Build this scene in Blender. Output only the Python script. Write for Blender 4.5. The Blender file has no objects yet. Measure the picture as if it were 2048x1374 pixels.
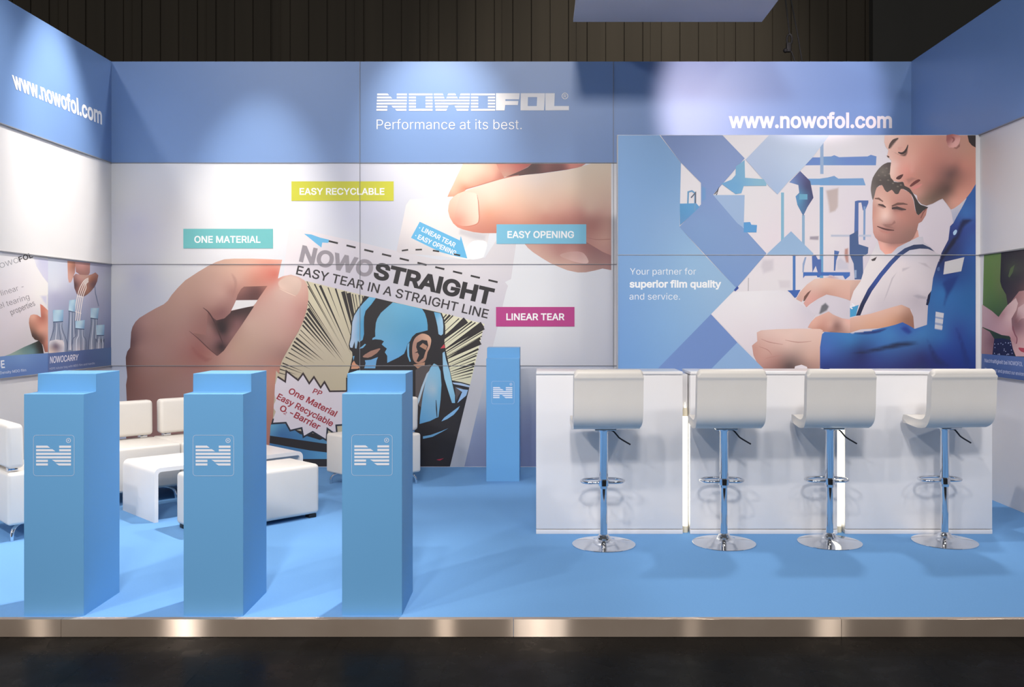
import bpy, bmesh, math, random
import numpy as np
from mathutils import Vector, Matrix
from mathutils.geometry import delaunay_2d_cdt

scene = bpy.context.scene
COL = scene.collection
PI = math.pi
random.seed(7)

# ------------------------------------------------------------------ camera, world, lights, exposure
F, CU, CV, H = 1800.0, 1078.0, 630.0, 1.5          # focal length and principal point in pixels of the 2048 x 1374 frame, eye height
cam_d = bpy.data.cameras.new('camera')
cam_d.sensor_width = 36.0
cam_d.lens = 36.0 * F / 2048.0
cam_d.shift_x = -(CU - 1024.0) / 2048.0
cam_d.shift_y = -(687.0 - CV) / 2048.0
cam = bpy.data.objects.new('camera', cam_d)
cam.location = (0, 0, H)
cam.rotation_euler = (PI / 2, 0, 0)
COL.objects.link(cam)
scene.camera = cam

w = bpy.data.worlds.new('hall_air')
scene.world = w
w.use_nodes = True
w.node_tree.nodes['Background'].inputs[0].default_value = (0.92, 0.95, 1.0, 1)
w.node_tree.nodes['Background'].inputs[1].default_value = 0.09

vs = scene.view_settings
vs.view_transform = 'Standard'
vs.look = 'None'
vs.gamma = 1.0
vs.use_curve_mapping = False
vs.exposure = 0.0


def aim(o, target):
    d = Vector(target) - o.location
    o.rotation_euler = d.to_track_quat('-Z', 'Y').to_euler()


def area(name, loc, target, power, size, color=(1, 1, 1)):
    l = bpy.data.lights.new(name, 'AREA')
    l.energy = power
    l.size = size
    l.color = color
    o = bpy.data.objects.new(name, l)
    o.location = loc
    COL.objects.link(o)
    aim(o, target)
    return o


def spot(name, loc, target, power, deg, blend, color=(1, 1, 1), r=0.06):
    l = bpy.data.lights.new(name, 'SPOT')
    l.energy = power
    l.spot_size = math.radians(deg)
    l.spot_blend = blend
    l.shadow_soft_size = r
    l.color = color
    o = bpy.data.objects.new(name, l)
    o.location = loc
    COL.objects.link(o)
    aim(o, target)
    return o


WARM = (1.0, 0.93, 0.84)
COOL = (1.0, 0.84, 0.93)
# hall lamps: one behind the back wall high up, soft ones in front
area('hall_lamp', (4.6, 10.4, 11.0), (0.5, 6.4, 0.0), 400, 0.7, (1, 0.97, 0.94))
area('hall_lamp', (0.015, -5.0, 8.0), (0.0, 8.0, 1.5), 540, 0.9, (1.0, 0.97, 0.95))
area('hall_lamp', (-6.37, -5.0, 8.0), (-2.0, 8.0, 1.2), 340, 0.6, (1.0, 0.97, 0.95))
area('hall_lamp', (5.2, -5.0, 8.0), (1.5, 8.0, 1.5), 150, 0.5, (1.0, 0.96, 0.92))
# truss spots aimed at walls and carpet, plus fill spots added among them
spot('truss_or_fill_spot', (-3.0, 7.6, 5.5), (-4.22, 7.84, 2.95), 950, 35, 1.0, WARM)
spot('truss_or_fill_spot', (-2.9, 6.6, 5.4), (-4.22, 6.9, 1.2), 400, 60, 1.0, WARM)
spot('truss_or_fill_spot', (-2.6, 7.2, 5.3), (-2.78, 8.88, 2.55), 450, 32, 1.0, WARM)
spot('truss_or_fill_spot', (-1.15, 7.0, 5.3), (-1.0, 8.88, 3.3), 500, 39, 1.0, WARM)
spot('truss_or_fill_spot', (0.3, 6.0, 5.4), (0.2, 8.88, 1.7), 170, 36, 1.0, WARM)  # added fill, brightens the right side of the mural
spot('truss_or_fill_spot', (2.3, 3.4, 4.7), (2.3, 8.88, 3.62), 940, 25.5, 0.45, COOL)
spot('truss_or_fill_spot', (-0.4, 7.0, 6.0), (-2.7, 4.9, 0.0), 1350, 50, 0.9, (1, 0.98, 0.96))
spot('truss_or_fill_spot', (0.6, 4.6, 5.2), (3.675, 6.5, 1.2), 420, 46, 1.0, (1, 0.95, 0.92))  # fill added to lift the right wall
spot('truss_or_fill_spot', (-1.5, 3.5, 5.2), (-3.95, 8.6, 1.2), 80, 40, 1.0, WARM)  # gentle fill added for the dim left corner
spot('truss_or_fill_spot', (1.6, 3.5, 5.0), (2.35, 7.5, 2.5), 130, 36, 1.0, (1, 0.95, 0.92))  # extra fill added to brighten the top of the partition picture
# small hall spots in front: they light the fronts and draw the streaks on the brushed edging
for lx, pw in ((-5.7, 230), (-4.05, 470), (-1.07, 320), (0.0, 170), (1.74, 100), (3.31, 120), (4.27, 45)):
    spot('front_spot', (lx, 1.5, 5.4), (lx * (0.68 if lx > -5 else 0.5), 6.2, 0.6), pw, 60, 0.6, (1, 0.93, 0.86), 0.1)
# the hall's far wall is lit from one side
spot('far_wall_lamp', (5.0, 12.0, 12.0), (2.2, 22.0, 7.0), 2300, 54, 1.0, (1, 0.94, 0.84), 0.3)


# ------------------------------------------------------------------ materials
def lin1(c):
    c = c / 255.0
    return c / 12.92 if c <= 0.04045 else ((c + 0.055) / 1.055) ** 2.4


def lin(c):
    return (lin1(c[0]), lin1(c[1]), lin1(c[2]))


MATS = {}


def mat(name, rgb=None, rough=0.5, metal=0.0, spec=0.5, emit=None, estr=0.0, build=None):
    m = bpy.data.materials.new(name)
    m.use_nodes = True
    nt = m.node_tree
    b = nt.nodes['Principled BSDF']
    if rgb:
        b.inputs['Base Color'].default_value = (*lin(rgb), 1)
    b.inputs['Roughness'].default_value = rough
    b.inputs['Metallic'].default_value = metal
    b.inputs['Specular IOR Level'].default_value = spec
    if emit:
        b.inputs['Emission Color'].default_value = (*emit, 1)
        b.inputs['Emission Strength'].default_value = estr
    if build:
        build(nt, b)
    MATS[name] = m
    return m


def N(nt, kind, **kw):
    n = nt.nodes.new(kind)
    for k, v in kw.items():
        if k in n.inputs:
            n.inputs[k].default_value = v
        else:
            setattr(n, k, v)
    return n


def noise_col(nt, b, c1, c2, scale, detail=4, vec_scale=None, bump=0.0, bscale=None, bdist=0.01):
    tc = N(nt, 'ShaderNodeTexCoord')
    src = tc.outputs['Object']
    if vec_scale:
        mp = N(nt, 'ShaderNodeMapping')
        mp.inputs['Scale'].default_value = vec_scale
        nt.links.new(src, mp.inputs['Vector'])
        src = mp.outputs['Vector']
    nz = N(nt, 'ShaderNodeTexNoise')
    nz.inputs['Scale'].default_value = scale
    nz.inputs['Detail'].default_value = detail
    nt.links.new(src, nz.inputs['Vector'])
    mx = N(nt, 'ShaderNodeMix', data_type='RGBA')
    mx.inputs['A'].default_value = (*lin(c1), 1)
    mx.inputs['B'].default_value = (*lin(c2), 1)
    nt.links.new(nz.outputs['Fac'], mx.inputs['Factor'])
    nt.links.new(mx.outputs['Result'], b.inputs['Base Color'])
    if bump:
        n2 = N(nt, 'ShaderNodeTexNoise')
        n2.inputs['Scale'].default_value = bscale or scale
        n2.inputs['Detail'].default_value = 3
        nt.links.new(src, n2.inputs['Vector'])
        bp = N(nt, 'ShaderNodeBump')
        bp.inputs['Strength'].default_value = bump
        bp.inputs['Distance'].default_value = bdist
        nt.links.new(n2.outputs['Fac'], bp.inputs['Height'])
        nt.links.new(bp.outputs['Normal'], b.inputs['Normal'])


mat('white_panel', (226, 224, 224), 0.42, build=lambda nt, b: noise_col(nt, b, (228, 226, 226), (222, 220, 221), 3.0))
mat('blue_panel', (95, 138, 198), 0.36, build=lambda nt, b: noise_col(nt, b, (116, 148, 198), (112, 144, 194), 2.0))
mat('joint', (140, 140, 144), 0.5)
mat('joint_light', (176, 175, 178), 0.5)
mat('carpet', build=lambda nt, b: noise_col(nt, b, (108, 157, 209), (115, 164, 215), 90.0, 6, bump=0.35, bscale=420.0, bdist=0.004), rough=0.95, spec=0.1)
mat('plinth_blue', (92, 152, 206), 0.5, build=lambda nt, b: noise_col(nt, b, (100, 160, 210), (103, 163, 213), 3.0))
mat('emblem_white', (228, 230, 240), 0.45)
mat('white_letter', (246, 244, 244), 0.45)
mat('leather', build=lambda nt, b: noise_col(nt, b, (221, 216, 209), (215, 210, 204), 8.0, bump=0.12, bscale=180.0, bdist=0.002), rough=0.42)
mat('white_gloss', build=lambda nt, b: noise_col(nt, b, (228, 226, 227), (222, 221, 223), 2.0), rough=0.22)
mat('white_lacquer', build=lambda nt, b: noise_col(nt, b, (236, 233, 231), (231, 229, 228), 2.0), rough=0.25)
mat('chrome', (225, 226, 230), 0.06, 1.0)
mat('dark_metal', (60, 60, 64), 0.35, 1.0)
mat('black_foot', (22, 22, 26), 0.5)
mat('cable', (14, 14, 15), 0.7)
mat('tube_glow', (250, 248, 235), 0.4, emit=(1.0, 0.95, 0.78), estr=2.2)
mat('tube_cap', (225, 215, 190), 0.4)
mat('hung_panel', rough=0.7, build=lambda nt, b: noise_col(nt, b, (196, 194, 202), (202, 200, 208), 1.0))


def steel(nt, b):
    tc = N(nt, 'ShaderNodeTexCoord')
    tg = N(nt, 'ShaderNodeTangent', direction_type='RADIAL', axis='Z')
    gl = N(nt, 'ShaderNodeBsdfAnisotropic')
    gl.inputs['Roughness'].default_value = 0.21
    gl.inputs['Anisotropy'].default_value = 0.9
    nt.links.new(tg.outputs['Tangent'], gl.inputs['Tangent'])
    b.inputs['Roughness'].default_value = 0.7
    ms = N(nt, 'ShaderNodeMixShader')
    ms.inputs['Fac'].default_value = 0.62
    nt.links.new(gl.outputs['BSDF'], ms.inputs[1])
    nt.links.new(b.outputs['BSDF'], ms.inputs[2])
    nt.links.new(ms.outputs['Shader'], nt.nodes['Material Output'].inputs['Surface'])
    n2 = N(nt, 'ShaderNodeTexNoise')
    n2.inputs['Scale'].default_value = 2.3
    n2.inputs['Detail'].default_value = 5
    nt.links.new(tc.outputs['Object'], n2.inputs['Vector'])
    mx = N(nt, 'ShaderNodeMix', data_type='RGBA')
    mx.inputs['A'].default_value = (*lin((190, 170, 152)), 1)
    mx.inputs['B'].default_value = (*lin((226, 212, 198)), 1)
    nt.links.new(n2.outputs['Fac'], mx.inputs['Factor'])
    nt.links.new(mx.outputs['Result'], gl.inputs['Color'])
    nt.links.new(mx.outputs['Result'], b.inputs['Base Color'])


mat('brushed_steel', rough=0.30, metal=1.0, build=steel)


def hall_tiles(nt, b):
    tc = N(nt, 'ShaderNodeTexCoord')
    mp = N(nt, 'ShaderNodeMapping')
    mp.inputs['Location'].default_value = (0.425, -4.19, 0)
    nt.links.new(tc.outputs['Object'], mp.inputs['Vector'])
    br = N(nt, 'ShaderNodeTexBrick')
    br.offset = 0.0
    br.inputs['Scale'].default_value = 1.0
    br.inputs['Brick Width'].default_value = 0.545
    br.inputs['Row Height'].default_value = 0.545
    br.inputs['Mortar Size'].default_value = 0.003
    br.inputs['Color1'].default_value = (0.0042, 0.0042, 0.0043, 1)
    br.inputs['Color2'].default_value = (0.006, 0.0058, 0.0056, 1)
    br.inputs['Mortar'].default_value = (0.002, 0.002, 0.002, 1)
    nt.links.new(mp.outputs['Vector'], br.inputs['Vector'])
    nz = N(nt, 'ShaderNodeTexNoise')
    nz.inputs['Scale'].default_value = 9.0
    nz.inputs['Detail'].default_value = 7
    nt.links.new(tc.outputs['Object'], nz.inputs['Vector'])
    mr = N(nt, 'ShaderNodeMapRange')
    mr.inputs['From Min'].default_value = 0.3
    mr.inputs['From Max'].default_value = 0.7
    mr.inputs['To Min'].default_value = 0.22
    mr.inputs['To Max'].default_value = 0.36
    nt.links.new(nz.outputs['Fac'], mr.inputs['Value'])
    nt.links.new(mr.outputs['Result'], b.inputs['Roughness'])
    nt.links.new(br.outputs['Color'], b.inputs['Base Color'])


mat('hall_tiles', build=hall_tiles, spec=0.02)
mat('hall_boards', build=lambda nt, b: noise_col(nt, b, (68, 62, 54), (92, 84, 72), 0.9, 5, (2.0, 2.0, 0.08)), rough=0.7, spec=0.2)
mat('hall_dark', (52, 50, 47), 0.8, spec=0.2, build=lambda nt, b: noise_col(nt, b, (74, 73, 70), (84, 82, 78), 0.6))


def printed(nt, b):
    at = N(nt, 'ShaderNodeAttribute', attribute_name='Col')
    nt.links.new(at.outputs['Color'], b.inputs['Base Color'])


mat('printed_film', rough=0.45, build=printed)


# ------------------------------------------------------------------ object helpers
def tag(o, label, cat, group=None):
    o['label'] = label
    o['category'] = cat
    if group:
        o['group'] = group
    return o


def thing(name, label, cat, loc=(0, 0, 0), rz=0.0, group=None):
    o = bpy.data.objects.new(name, None)
    o.empty_display_size = 0.1
    o.location = loc
    o.rotation_euler = (0, 0, rz)
    COL.objects.link(o)
    return tag(o, label, cat, group)


def mk(name, bm, material, parent=None, smooth=None, label=None):
    me = bpy.data.meshes.new(name)
    bmesh.ops.recalc_face_normals(bm, faces=bm.faces)
    if smooth is not None:
        for f in bm.faces:
            f.smooth = True
        for e in bm.edges:
            if len(e.link_faces) == 2 and e.calc_face_angle(0) > math.radians(smooth):
                e.smooth = False
    bm.to_mesh(me)
    bm.free()
    me.materials.append(MATS[material])
    o = bpy.data.objects.new(name, me)
    COL.objects.link(o)
    if parent:
        o.parent = parent
    if label:
        o['label'] = label
    return o


def struct(name, bm, material, parent=None, smooth=None):
    o = mk(name, bm, material, parent, smooth)
    if parent is None:
        o['kind'] = 'structure'
    return o


def box(bm, lo, hi, bevel=0.0, seg=3):
    lo, hi = Vector(lo), Vector(hi)
    c = (lo + hi) / 2
    s = hi - lo
    r = bmesh.ops.create_cube(bm, size=1.0, matrix=Matrix.Translation(c) @ Matrix.Diagonal((s.x, s.y, s.z, 1)))
    vs_ = r['verts']
    if bevel:
        es = list({e for v in vs_ for e in v.link_edges})
        bmesh.ops.bevel(bm, geom=es, offset=bevel, segments=seg, profile=0.5, affect='EDGES')
    return bm


def B():
    return bmesh.new()


def boxed(lo, hi, bevel=0.0, seg=3):
    return box(B(), lo, hi, bevel, seg)


def prism_x(bm, pts, x0, x1, bevel=0.0, seg=3, edge_only=True):
    """outline in (y, z) swept along x"""
    a = [bm.verts.new((x0, y, z)) for y, z in pts]
    b = [bm.verts.new((x1, y, z)) for y, z in pts]
    n = len(pts)
    fa = bm.faces.new(a)
    fb = bm.faces.new(b[::-1])
    for i in range(n):
        bm.faces.new((a[i], b[i], b[(i + 1) % n], a[(i + 1) % n]))
    if bevel:
        es = list(fa.edges) + list(fb.edges)
        bmesh.ops.bevel(bm, geom=es, offset=bevel, segments=seg, profile=0.5, affect='EDGES')
    return bm


def lathe(bm, prof, n=48, axis=(0, 0)):
    rings = []
    for r, z in prof:
        if r < 1e-6:
            rings.append([bm.verts.new((axis[0], axis[1], z))])
        else:
            rings.append([bm.verts.new((axis[0] + r * math.cos(2 * PI * k / n), axis[1] + r * math.sin(2 * PI * k / n), z)) for k in range(n)])
    for a, b in zip(rings, rings[1:]):
        for k in range(n):
            k2 = (k + 1) % n
            if len(a) == 1 and len(b) == 1:
                continue
            if len(a) == 1:
                bm.faces.new((a[0], b[k], b[k2]))
            elif len(b) == 1:
                bm.faces.new((a[k], b[0], a[k2]))
            else:
                bm.faces.new((a[k], b[k], b[k2], a[k2]))
    for ring in (rings[0], rings[-1]):
        if len(ring) > 1:
            bm.faces.new(ring)
    return bm


def tube(bm, pts, r, n=12, closed=False):
    pts = [Vector(p) for p in pts]
    m = len(pts)
    rings = []
    up = None
    for i, p in enumerate(pts):
        if closed:
            t = (pts[(i + 1) % m] - pts[i - 1]).normalized()
        else:
            t = (pts[min(i + 1, m - 1)] - pts[max(i - 1, 0)]).normalized()
        if up is None:
            up = Vector((0, 0, 1)) if abs(t.z) < 0.9 else Vector((1, 0, 0))
        side = t.cross(up).normalized()
        up = side.cross(t).normalized()
        rings.append([bm.verts.new(p + r * (math.cos(2 * PI * k / n) * side + math.sin(2 * PI * k / n) * up)) for k in range(n)])
    for i in range(m if closed else m - 1):
        a, b = rings[i], rings[(i + 1) % m]
        for k in range(n):
            bm.faces.new((a[k], a[(k + 1) % n], b[(k + 1) % n], b[k]))
    if not closed:
        bm.faces.new(rings[0])
        bm.faces.new(rings[-1])
    return bm


def spline(pts, sub=6, closed=False):
    """Catmull-Rom through points of any dimension"""
    P = [np.array(p, float) for p in pts]
    n = len(P)
    out = []
    for i in range(n if closed else n - 1):
        p0 = P[(i - 1) % n] if closed or i > 0 else P[i]
        p1, p2 = P[i], P[(i + 1) % n]
        p3 = P[(i + 2) % n] if closed or i + 2 < n else p2
        for k in range(sub):
            t = k / sub
            out.append(0.5 * ((2 * p1) + (-p0 + p2) * t + (2 * p0 - 5 * p1 + 4 * p2 - p3) * t * t + (-p0 + 3 * p1 - 3 * p2 + p3) * t ** 3))
    if not closed:
        out.append(P[-1])
    return [tuple(o) for o in out]


def copy_tree(src, loc, rz, label, group=None):
    r = src.copy()
    COL.objects.link(r)
    r.location = loc
    r.rotation_euler = (0, 0, rz)
    r['label'] = label
    if group:
        r['group'] = group
    for ch in list(src.children):
        c = ch.copy()
        COL.objects.link(c)
        c.parent = r
        for g in list(ch.children):
            d = g.copy()
            COL.objects.link(d)
            d.parent = c
    return r


# ------------------------------------------------------------------ lettering
_text_cache = {}
SANS = None
try:                                                  # Blender's own bundled sans face; the built-in face otherwise
    import os
    SANS = bpy.data.fonts.load(os.path.join(bpy.utils.system_resource('DATAFILES'), 'fonts', 'Inter.woff2'))
except Exception:
    SANS = None


def text_geo(s, bold):
    """flat triangles of a line of lettering; overlapping contours are filled by winding number, weight is added by offsetting the outline"""
    key = (s, bold)
    if key in _text_cache:
        return _text_cache[key]
    cu = bpy.data.curves.new('t', 'FONT')
    cu.body = s
    if SANS:
        cu.font = SANS
        cu.body = s.replace('I', '\u0399').replace('l', '\u04cf')   # plain strokes without serifs or tails
    cu.size = 1.0
    ob = bpy.data.objects.new('t', cu)
    COL.objects.link(ob)
    dg = bpy.context.evaluated_depsgraph_get()
    dg.update()
    crv = ob.to_curve(dg)
    loops = []
    for sp in crv.splines:
        if sp.type == 'BEZIER':
            bp = sp.bezier_points
            pts = []
            n = len(bp)
            for i in range(n):
                p, q = bp[i], bp[(i + 1) % n]
                p0, p1, p2, p3 = (np.array(x[:2]) for x in (p.co, p.handle_right, q.handle_left, q.co))
                straight = abs(np.cross(p3 - p0, p1 - p0)) + abs(np.cross(p3 - p0, p2 - p0)) < 1e-5
                m = 1 if straight else 4
                for k in range(m):
                    t = k / m
                    pts.append(p0 * (1 - t) ** 3 + 3 * p1 * t * (1 - t) ** 2 + 3 * p2 * t * t * (1 - t) + p3 * t ** 3)
        else:
            pts = [np.array(p.co[:2]) for p in sp.points]
        out = []
        for p in pts:
            if not out or np.hypot(*(p - out[-1])) > 1e-4:
                out.append(p)
        if len(out) > 1 and np.hypot(*(out[0] - out[-1])) < 1e-4:
            out.pop()
        if len(out) > 2:
            loops.append(np.array(out))
    ob.to_curve_clear()
    bpy.data.objects.remove(ob)
    bpy.data.curves.remove(cu)
    # contour sense: the biggest loop is an outer one
    ar = [0.5 * np.sum(l[:, 0] * np.roll(l[:, 1], -1) - np.roll(l[:, 0], -1) * l[:, 1]) for l in loops]
    sense = 1.0 if ar[int(np.argmax(np.abs(ar)))] > 0 else -1.0
    if bold:
        for k, l in enumerate(loops):
            e1 = l - np.roll(l, 1, 0)
            e2 = np.roll(l, -1, 0) - l
            e1 /= np.maximum(np.hypot(e1[:, 0], e1[:, 1]), 1e-9)[:, None]
            e2 /= np.maximum(np.hypot(e2[:, 0], e2[:, 1]), 1e-9)[:, None]
            n1 = np.stack([e1[:, 1], -e1[:, 0]], 1)
            n2 = np.stack([e2[:, 1], -e2[:, 0]], 1)
            nn = n1 + n2
            nl = np.maximum(np.hypot(nn[:, 0], nn[:, 1]), 1e-6)
            nn /= nl[:, None]
            kk = 1.0 / np.maximum((nn * n1).sum(1), 0.6)
            loops[k] = l + nn * (kk * bold * sense)[:, None]
    vs_, es, base = [], [], 0
    for l in loops:
        vs_ += [Vector(p) for p in l]
        es += [(base + i, base + (i + 1) % len(l)) for i in range(len(l))]
        base += len(l)
    vv, _, ff, _, _, _ = delaunay_2d_cdt(vs_, es, [], 0, 1e-6)
    v = np.array([(p.x, p.y) for p in vv])
    f = np.array([t for t in ff if len(t) == 3])
    c = v[f].mean(1)
    wn = np.zeros(len(c))
    for l in loops:
        for p, q in zip(l, np.roll(l, -1, 0)):
            up_ = (p[1] <= c[:, 1]) & (q[1] > c[:, 1])
            dn_ = (p[1] > c[:, 1]) & (q[1] <= c[:, 1])
            if up_.any() or dn_.any():
                side = (q[0] - p[0]) * (c[:, 1] - p[1]) - (c[:, 0] - p[0]) * (q[1] - p[1])
                wn += (up_ & (side > 0)).astype(float) - (dn_ & (side < 0)).astype(float)
    f = [tuple(int(i) for i in t) for t in f[np.abs(wn) > 0.5]]
    used = sorted({i for t in f for i in t})
    mp_ = {o: k for k, o in enumerate(used)}
    v = v[used]
    f = [tuple(mp_[i] for i in t) for t in f]
    _text_cache[key] = (v, f)
    return v, f


CAP = text_geo('H', 0.0)[0][:, 1].max()
XH = text_geo('x', 0.0)[0][:, 1].max()


# ------------------------------------------------------------------ printed pictures: flat coloured shapes laid on a wall
def cr(x0, y0, s):
    return lambda pts: [(x0 + p[0] / s, y0 + p[1] / s) + tuple(p[2:]) for p in pts]


def inside_grid(poly, step):
    p = np.array(poly)
    x0, y0 = p.min(0)
    x1, y1 = p.max(0)
    gx, gy = np.meshgrid(np.arange(x0 + step / 2, x1, step), np.arange(y0 + step / 2, y1, step))
    q = np.stack([gx.ravel(), gy.ravel()], 1)
    if not len(q):
        return q, np.zeros(0)
    ins = np.zeros(len(q), bool)
    dmin = np.full(len(q), 1e9)
    for a, b in zip(p, np.roll(p, -1, 0)):
        cond = ((a[1] > q[:, 1]) != (b[1] > q[:, 1]))
        dy = b[1] - a[1]
        xi = a[0] + (q[:, 1] - a[1]) / (dy if abs(dy) > 1e-9 else 1e-9) * (b[0] - a[0])
        ins ^= cond & (q[:, 0] < xi)
        ab = b - a
        t = np.clip(((q - a) @ ab) / max(ab @ ab, 1e-9), 0, 1)
        dmin = np.minimum(dmin, np.hypot(*(q - (a + t[:, None] * ab)).T))
    k = ins & (dmin > step * 0.3)
    return q[k], dmin[k]


def in_poly(poly, q):
    p = np.asarray(poly, float)
    ins = np.zeros(len(q), bool)
    for a, b in zip(p, np.roll(p, -1, 0)):
        cond = ((a[1] > q[:, 1]) != (b[1] > q[:, 1]))
        dy = b[1] - a[1]
        ins ^= cond & (q[:, 0] < a[0] + (q[:, 1] - a[1]) / (dy if abs(dy) > 1e-9 else 1e-9) * (b[0] - a[0]))
    return ins


def blend(pts, ctrl):
    """smooth colour field through control colours (multiquadric)"""
    pts = np.array(pts, float)
    c = np.array([(a[0], a[1]) for a in ctrl], float)
    k = np.array([lin(a[2]) for a in ctrl]) ** (1 / 2.2)
    n = len(c)
    if n == 1:
        return np.repeat(k ** 2.2, len(pts), 0)
    c0 = 5.0
    phi = lambda d2: np.sqrt(d2 + c0 * c0)
    A_ = np.zeros((n + 1, n + 1))
    A_[:n, :n] = phi(((c[:, None] - c[None]) ** 2).sum(2)) + 1e-9 * np.eye(n)
    A_[n, :n] = A_[:n, n] = 1.0
    wts = np.linalg.solve(A_, np.vstack([k, np.zeros((1, 3))]))
    out = phi(((pts[:, None] - c[None]) ** 2).sum(2)) @ wts[:n] + wts[n]
    return np.clip(out, k.min(0) * 0.97, np.minimum(k.max(0) * 1.02, 1)) ** 2.2


class Print:
    """pictures traced in photo pixels and carried onto a wall plane: axis 'y' at y=pos, or axis 'x' at x=pos (side = +1 left wall, -1 right wall)"""

    def __init__(self, root, axis, pos, side=1, gain=1.0):
        self.root, self.axis, self.pos, self.side, self.gain = root, axis, pos, side, gain
        self.parts = {}
        self.layers = []
        self.n = 0

    def under(self, pts):
        """colour of what has been laid down so far"""
        pts = np.asarray(pts, float)
        out = np.full((len(pts), 3), 0.6)
        todo = np.ones(len(pts), bool)
        for poly, fn in reversed(self.layers):
            ix = np.nonzero(todo)[0]
            if not len(ix):
                break
            p = np.asarray(poly)
            q = pts[ix]
            near = (q[:, 0] >= p[:, 0].min()) & (q[:, 0] <= p[:, 0].max()) & (q[:, 1] >= p[:, 1].min()) & (q[:, 1] <= p[:, 1].max())
            ix = ix[near]
            if not len(ix):
                continue
            ix = ix[in_poly(p, pts[ix])]
            if len(ix):
                out[ix] = fn(pts[ix])
                todo[ix] = False
        return out

    def lift(self, pts):
        self.n += 1
        off = 0.002 + 0.000025 * self.n
        out = []
        for u, v in pts:
            dx, dz = (u - CU) / F, -(v - CV) / F
            if self.axis == 'y':
                t = self.pos - off
            else:
                t = (self.pos + self.side * off) / dx
            out.append((dx * t, t, H + dz * t))
        return out

    def add(self, part, pts, faces, cols):
        P = self.parts.setdefault(part, [[], [], []])
        b = len(P[0])
        P[0] += self.lift(pts)
        P[1] += [tuple(b + i for i in f) for f in faces]
        P[2] += [tuple(c) if len(c) == 4 else (*c, 1.0) for c in cols]

    def poly(self, part, pts, color, smooth=0, step=6.0, feather=0.0, alpha=1.0):
        pts = [(p[0], p[1]) for p in pts]
        if smooth:
            pts = spline(pts, smooth, True)
        grad = isinstance(color, list)
        if grad or feather:
            step_ = min(step, max(feather / 2.5, 1.2)) if feather else step
            # resample the outline so that it can carry colour
            res = []
            for a, b in zip(pts, pts[1:] + pts[:1]):
                L = math.hypot(b[0] - a[0], b[1] - a[1])
                m = max(1, int(L / (step_ * 1.5)))
                res += [(a[0] + (b[0] - a[0]) * k / m, a[1] + (b[1] - a[1]) * k / m) for k in range(m)]
            g, d = inside_grid(res, step_)
            al = [p for p in res] + [tuple(x) for x in g]
            nb = len(res)
        else:
            al, nb, d = pts, len(pts), None
        vv, _, ff, ov, _, _ = delaunay_2d_cdt([Vector(p) for p in al], [(i, (i + 1) % nb) for i in range(nb)], [], 1, 1e-6)
        v2 = [(p.x, p.y) for p in vv]
        if not ff:
            return
        flat = np.array(lin(color)) if not grad else None
        if feather and d is not None and len(d):
            feather = min(feather, 0.85 * d.max())
        base = (lambda q: blend(q, color)) if grad else (lambda q: np.repeat(flat[None], len(q), 0))
        fn = base
        if feather or alpha < 1:
            below = list(self.layers)
            outline = np.array(pts)

            def fn(q, me=self, below=below):
                keep, me.layers = me.layers, below
                u = me.under(q)
                me.layers = keep
                dd = np.full(len(q), 1e9)
                for a_, b_ in zip(outline, np.roll(outline, -1, 0)):
                    ab = b_ - a_
                    t = np.clip(((q - a_) @ ab) / max(ab @ ab, 1e-9), 0, 1)
                    dd = np.minimum(dd, np.hypot(*(q - (a_ + t[:, None] * ab)).T))
                t = np.clip(dd / max(feather, 1e-6), 0, 1)
                t = (alpha * t * t * (3 - 2 * t))[:, None]
                return u * (1 - t) + base(q) * t
        c = fn(np.array(v2))
        self.layers.append((pts, fn))
        self.add(part, v2, ff, c.tolist())

    def rect(self, part, u0, v0, u1, v1, color, **k):
        self.poly(part, [(u0, v0), (u1, v0), (u1, v1), (u0, v1)], color, **k)

    def stroke(self, part, pts, width, color, closed=False, smooth=0):
        n0 = len(pts)
        if smooth:
            pts = spline(pts, smooth, closed)
        p = np.array([(q[0], q[1]) for q in pts], float)
        n = len(p)
        if isinstance(width, (list, tuple)):
            wl = list(width)
            wl = np.interp(np.linspace(0, 1, n0), np.linspace(0, 1, len(wl)), wl)
            width = np.interp(np.linspace(0, 1, n), np.linspace(0, 1, n0), wl).tolist()
        L, R = [], []
        for i in range(n):
            if closed:
                a, b, c_ = p[i - 1], p[i], p[(i + 1) % n]
            else:
                a, b, c_ = p[max(i - 1, 0)], p[i], p[min(i + 1, n - 1)]
            t1 = b - a
            t2 = c_ - b
            t1 = t1 / (np.hypot(*t1) or 1)
            t2 = t2 / (np.hypot(*t2) or 1)
            if not t1.any():
                t1 = t2
            if not t2.any():
                t2 = t1
            nn = np.array([-(t1 + t2)[1], (t1 + t2)[0]])
            nn = nn / (np.hypot(*nn) or 1)
            k = 1.0 / max(0.35, abs(nn @ np.array([-t1[1], t1[0]])))
            wd = width[i] if isinstance(width, (list, tuple)) else width
            L.append(b + nn * wd / 2 * k)
            R.append(b - nn * wd / 2 * k)
        pts2 = [tuple(x) for x in L] + [tuple(x) for x in R]
        fs = []
        for i in range(n if closed else n - 1):
            j = (i + 1) % n
            fs.append((i, j, n + j, n + i))
        self.add(part, pts2, fs, [lin(color)] * len(pts2))

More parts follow.
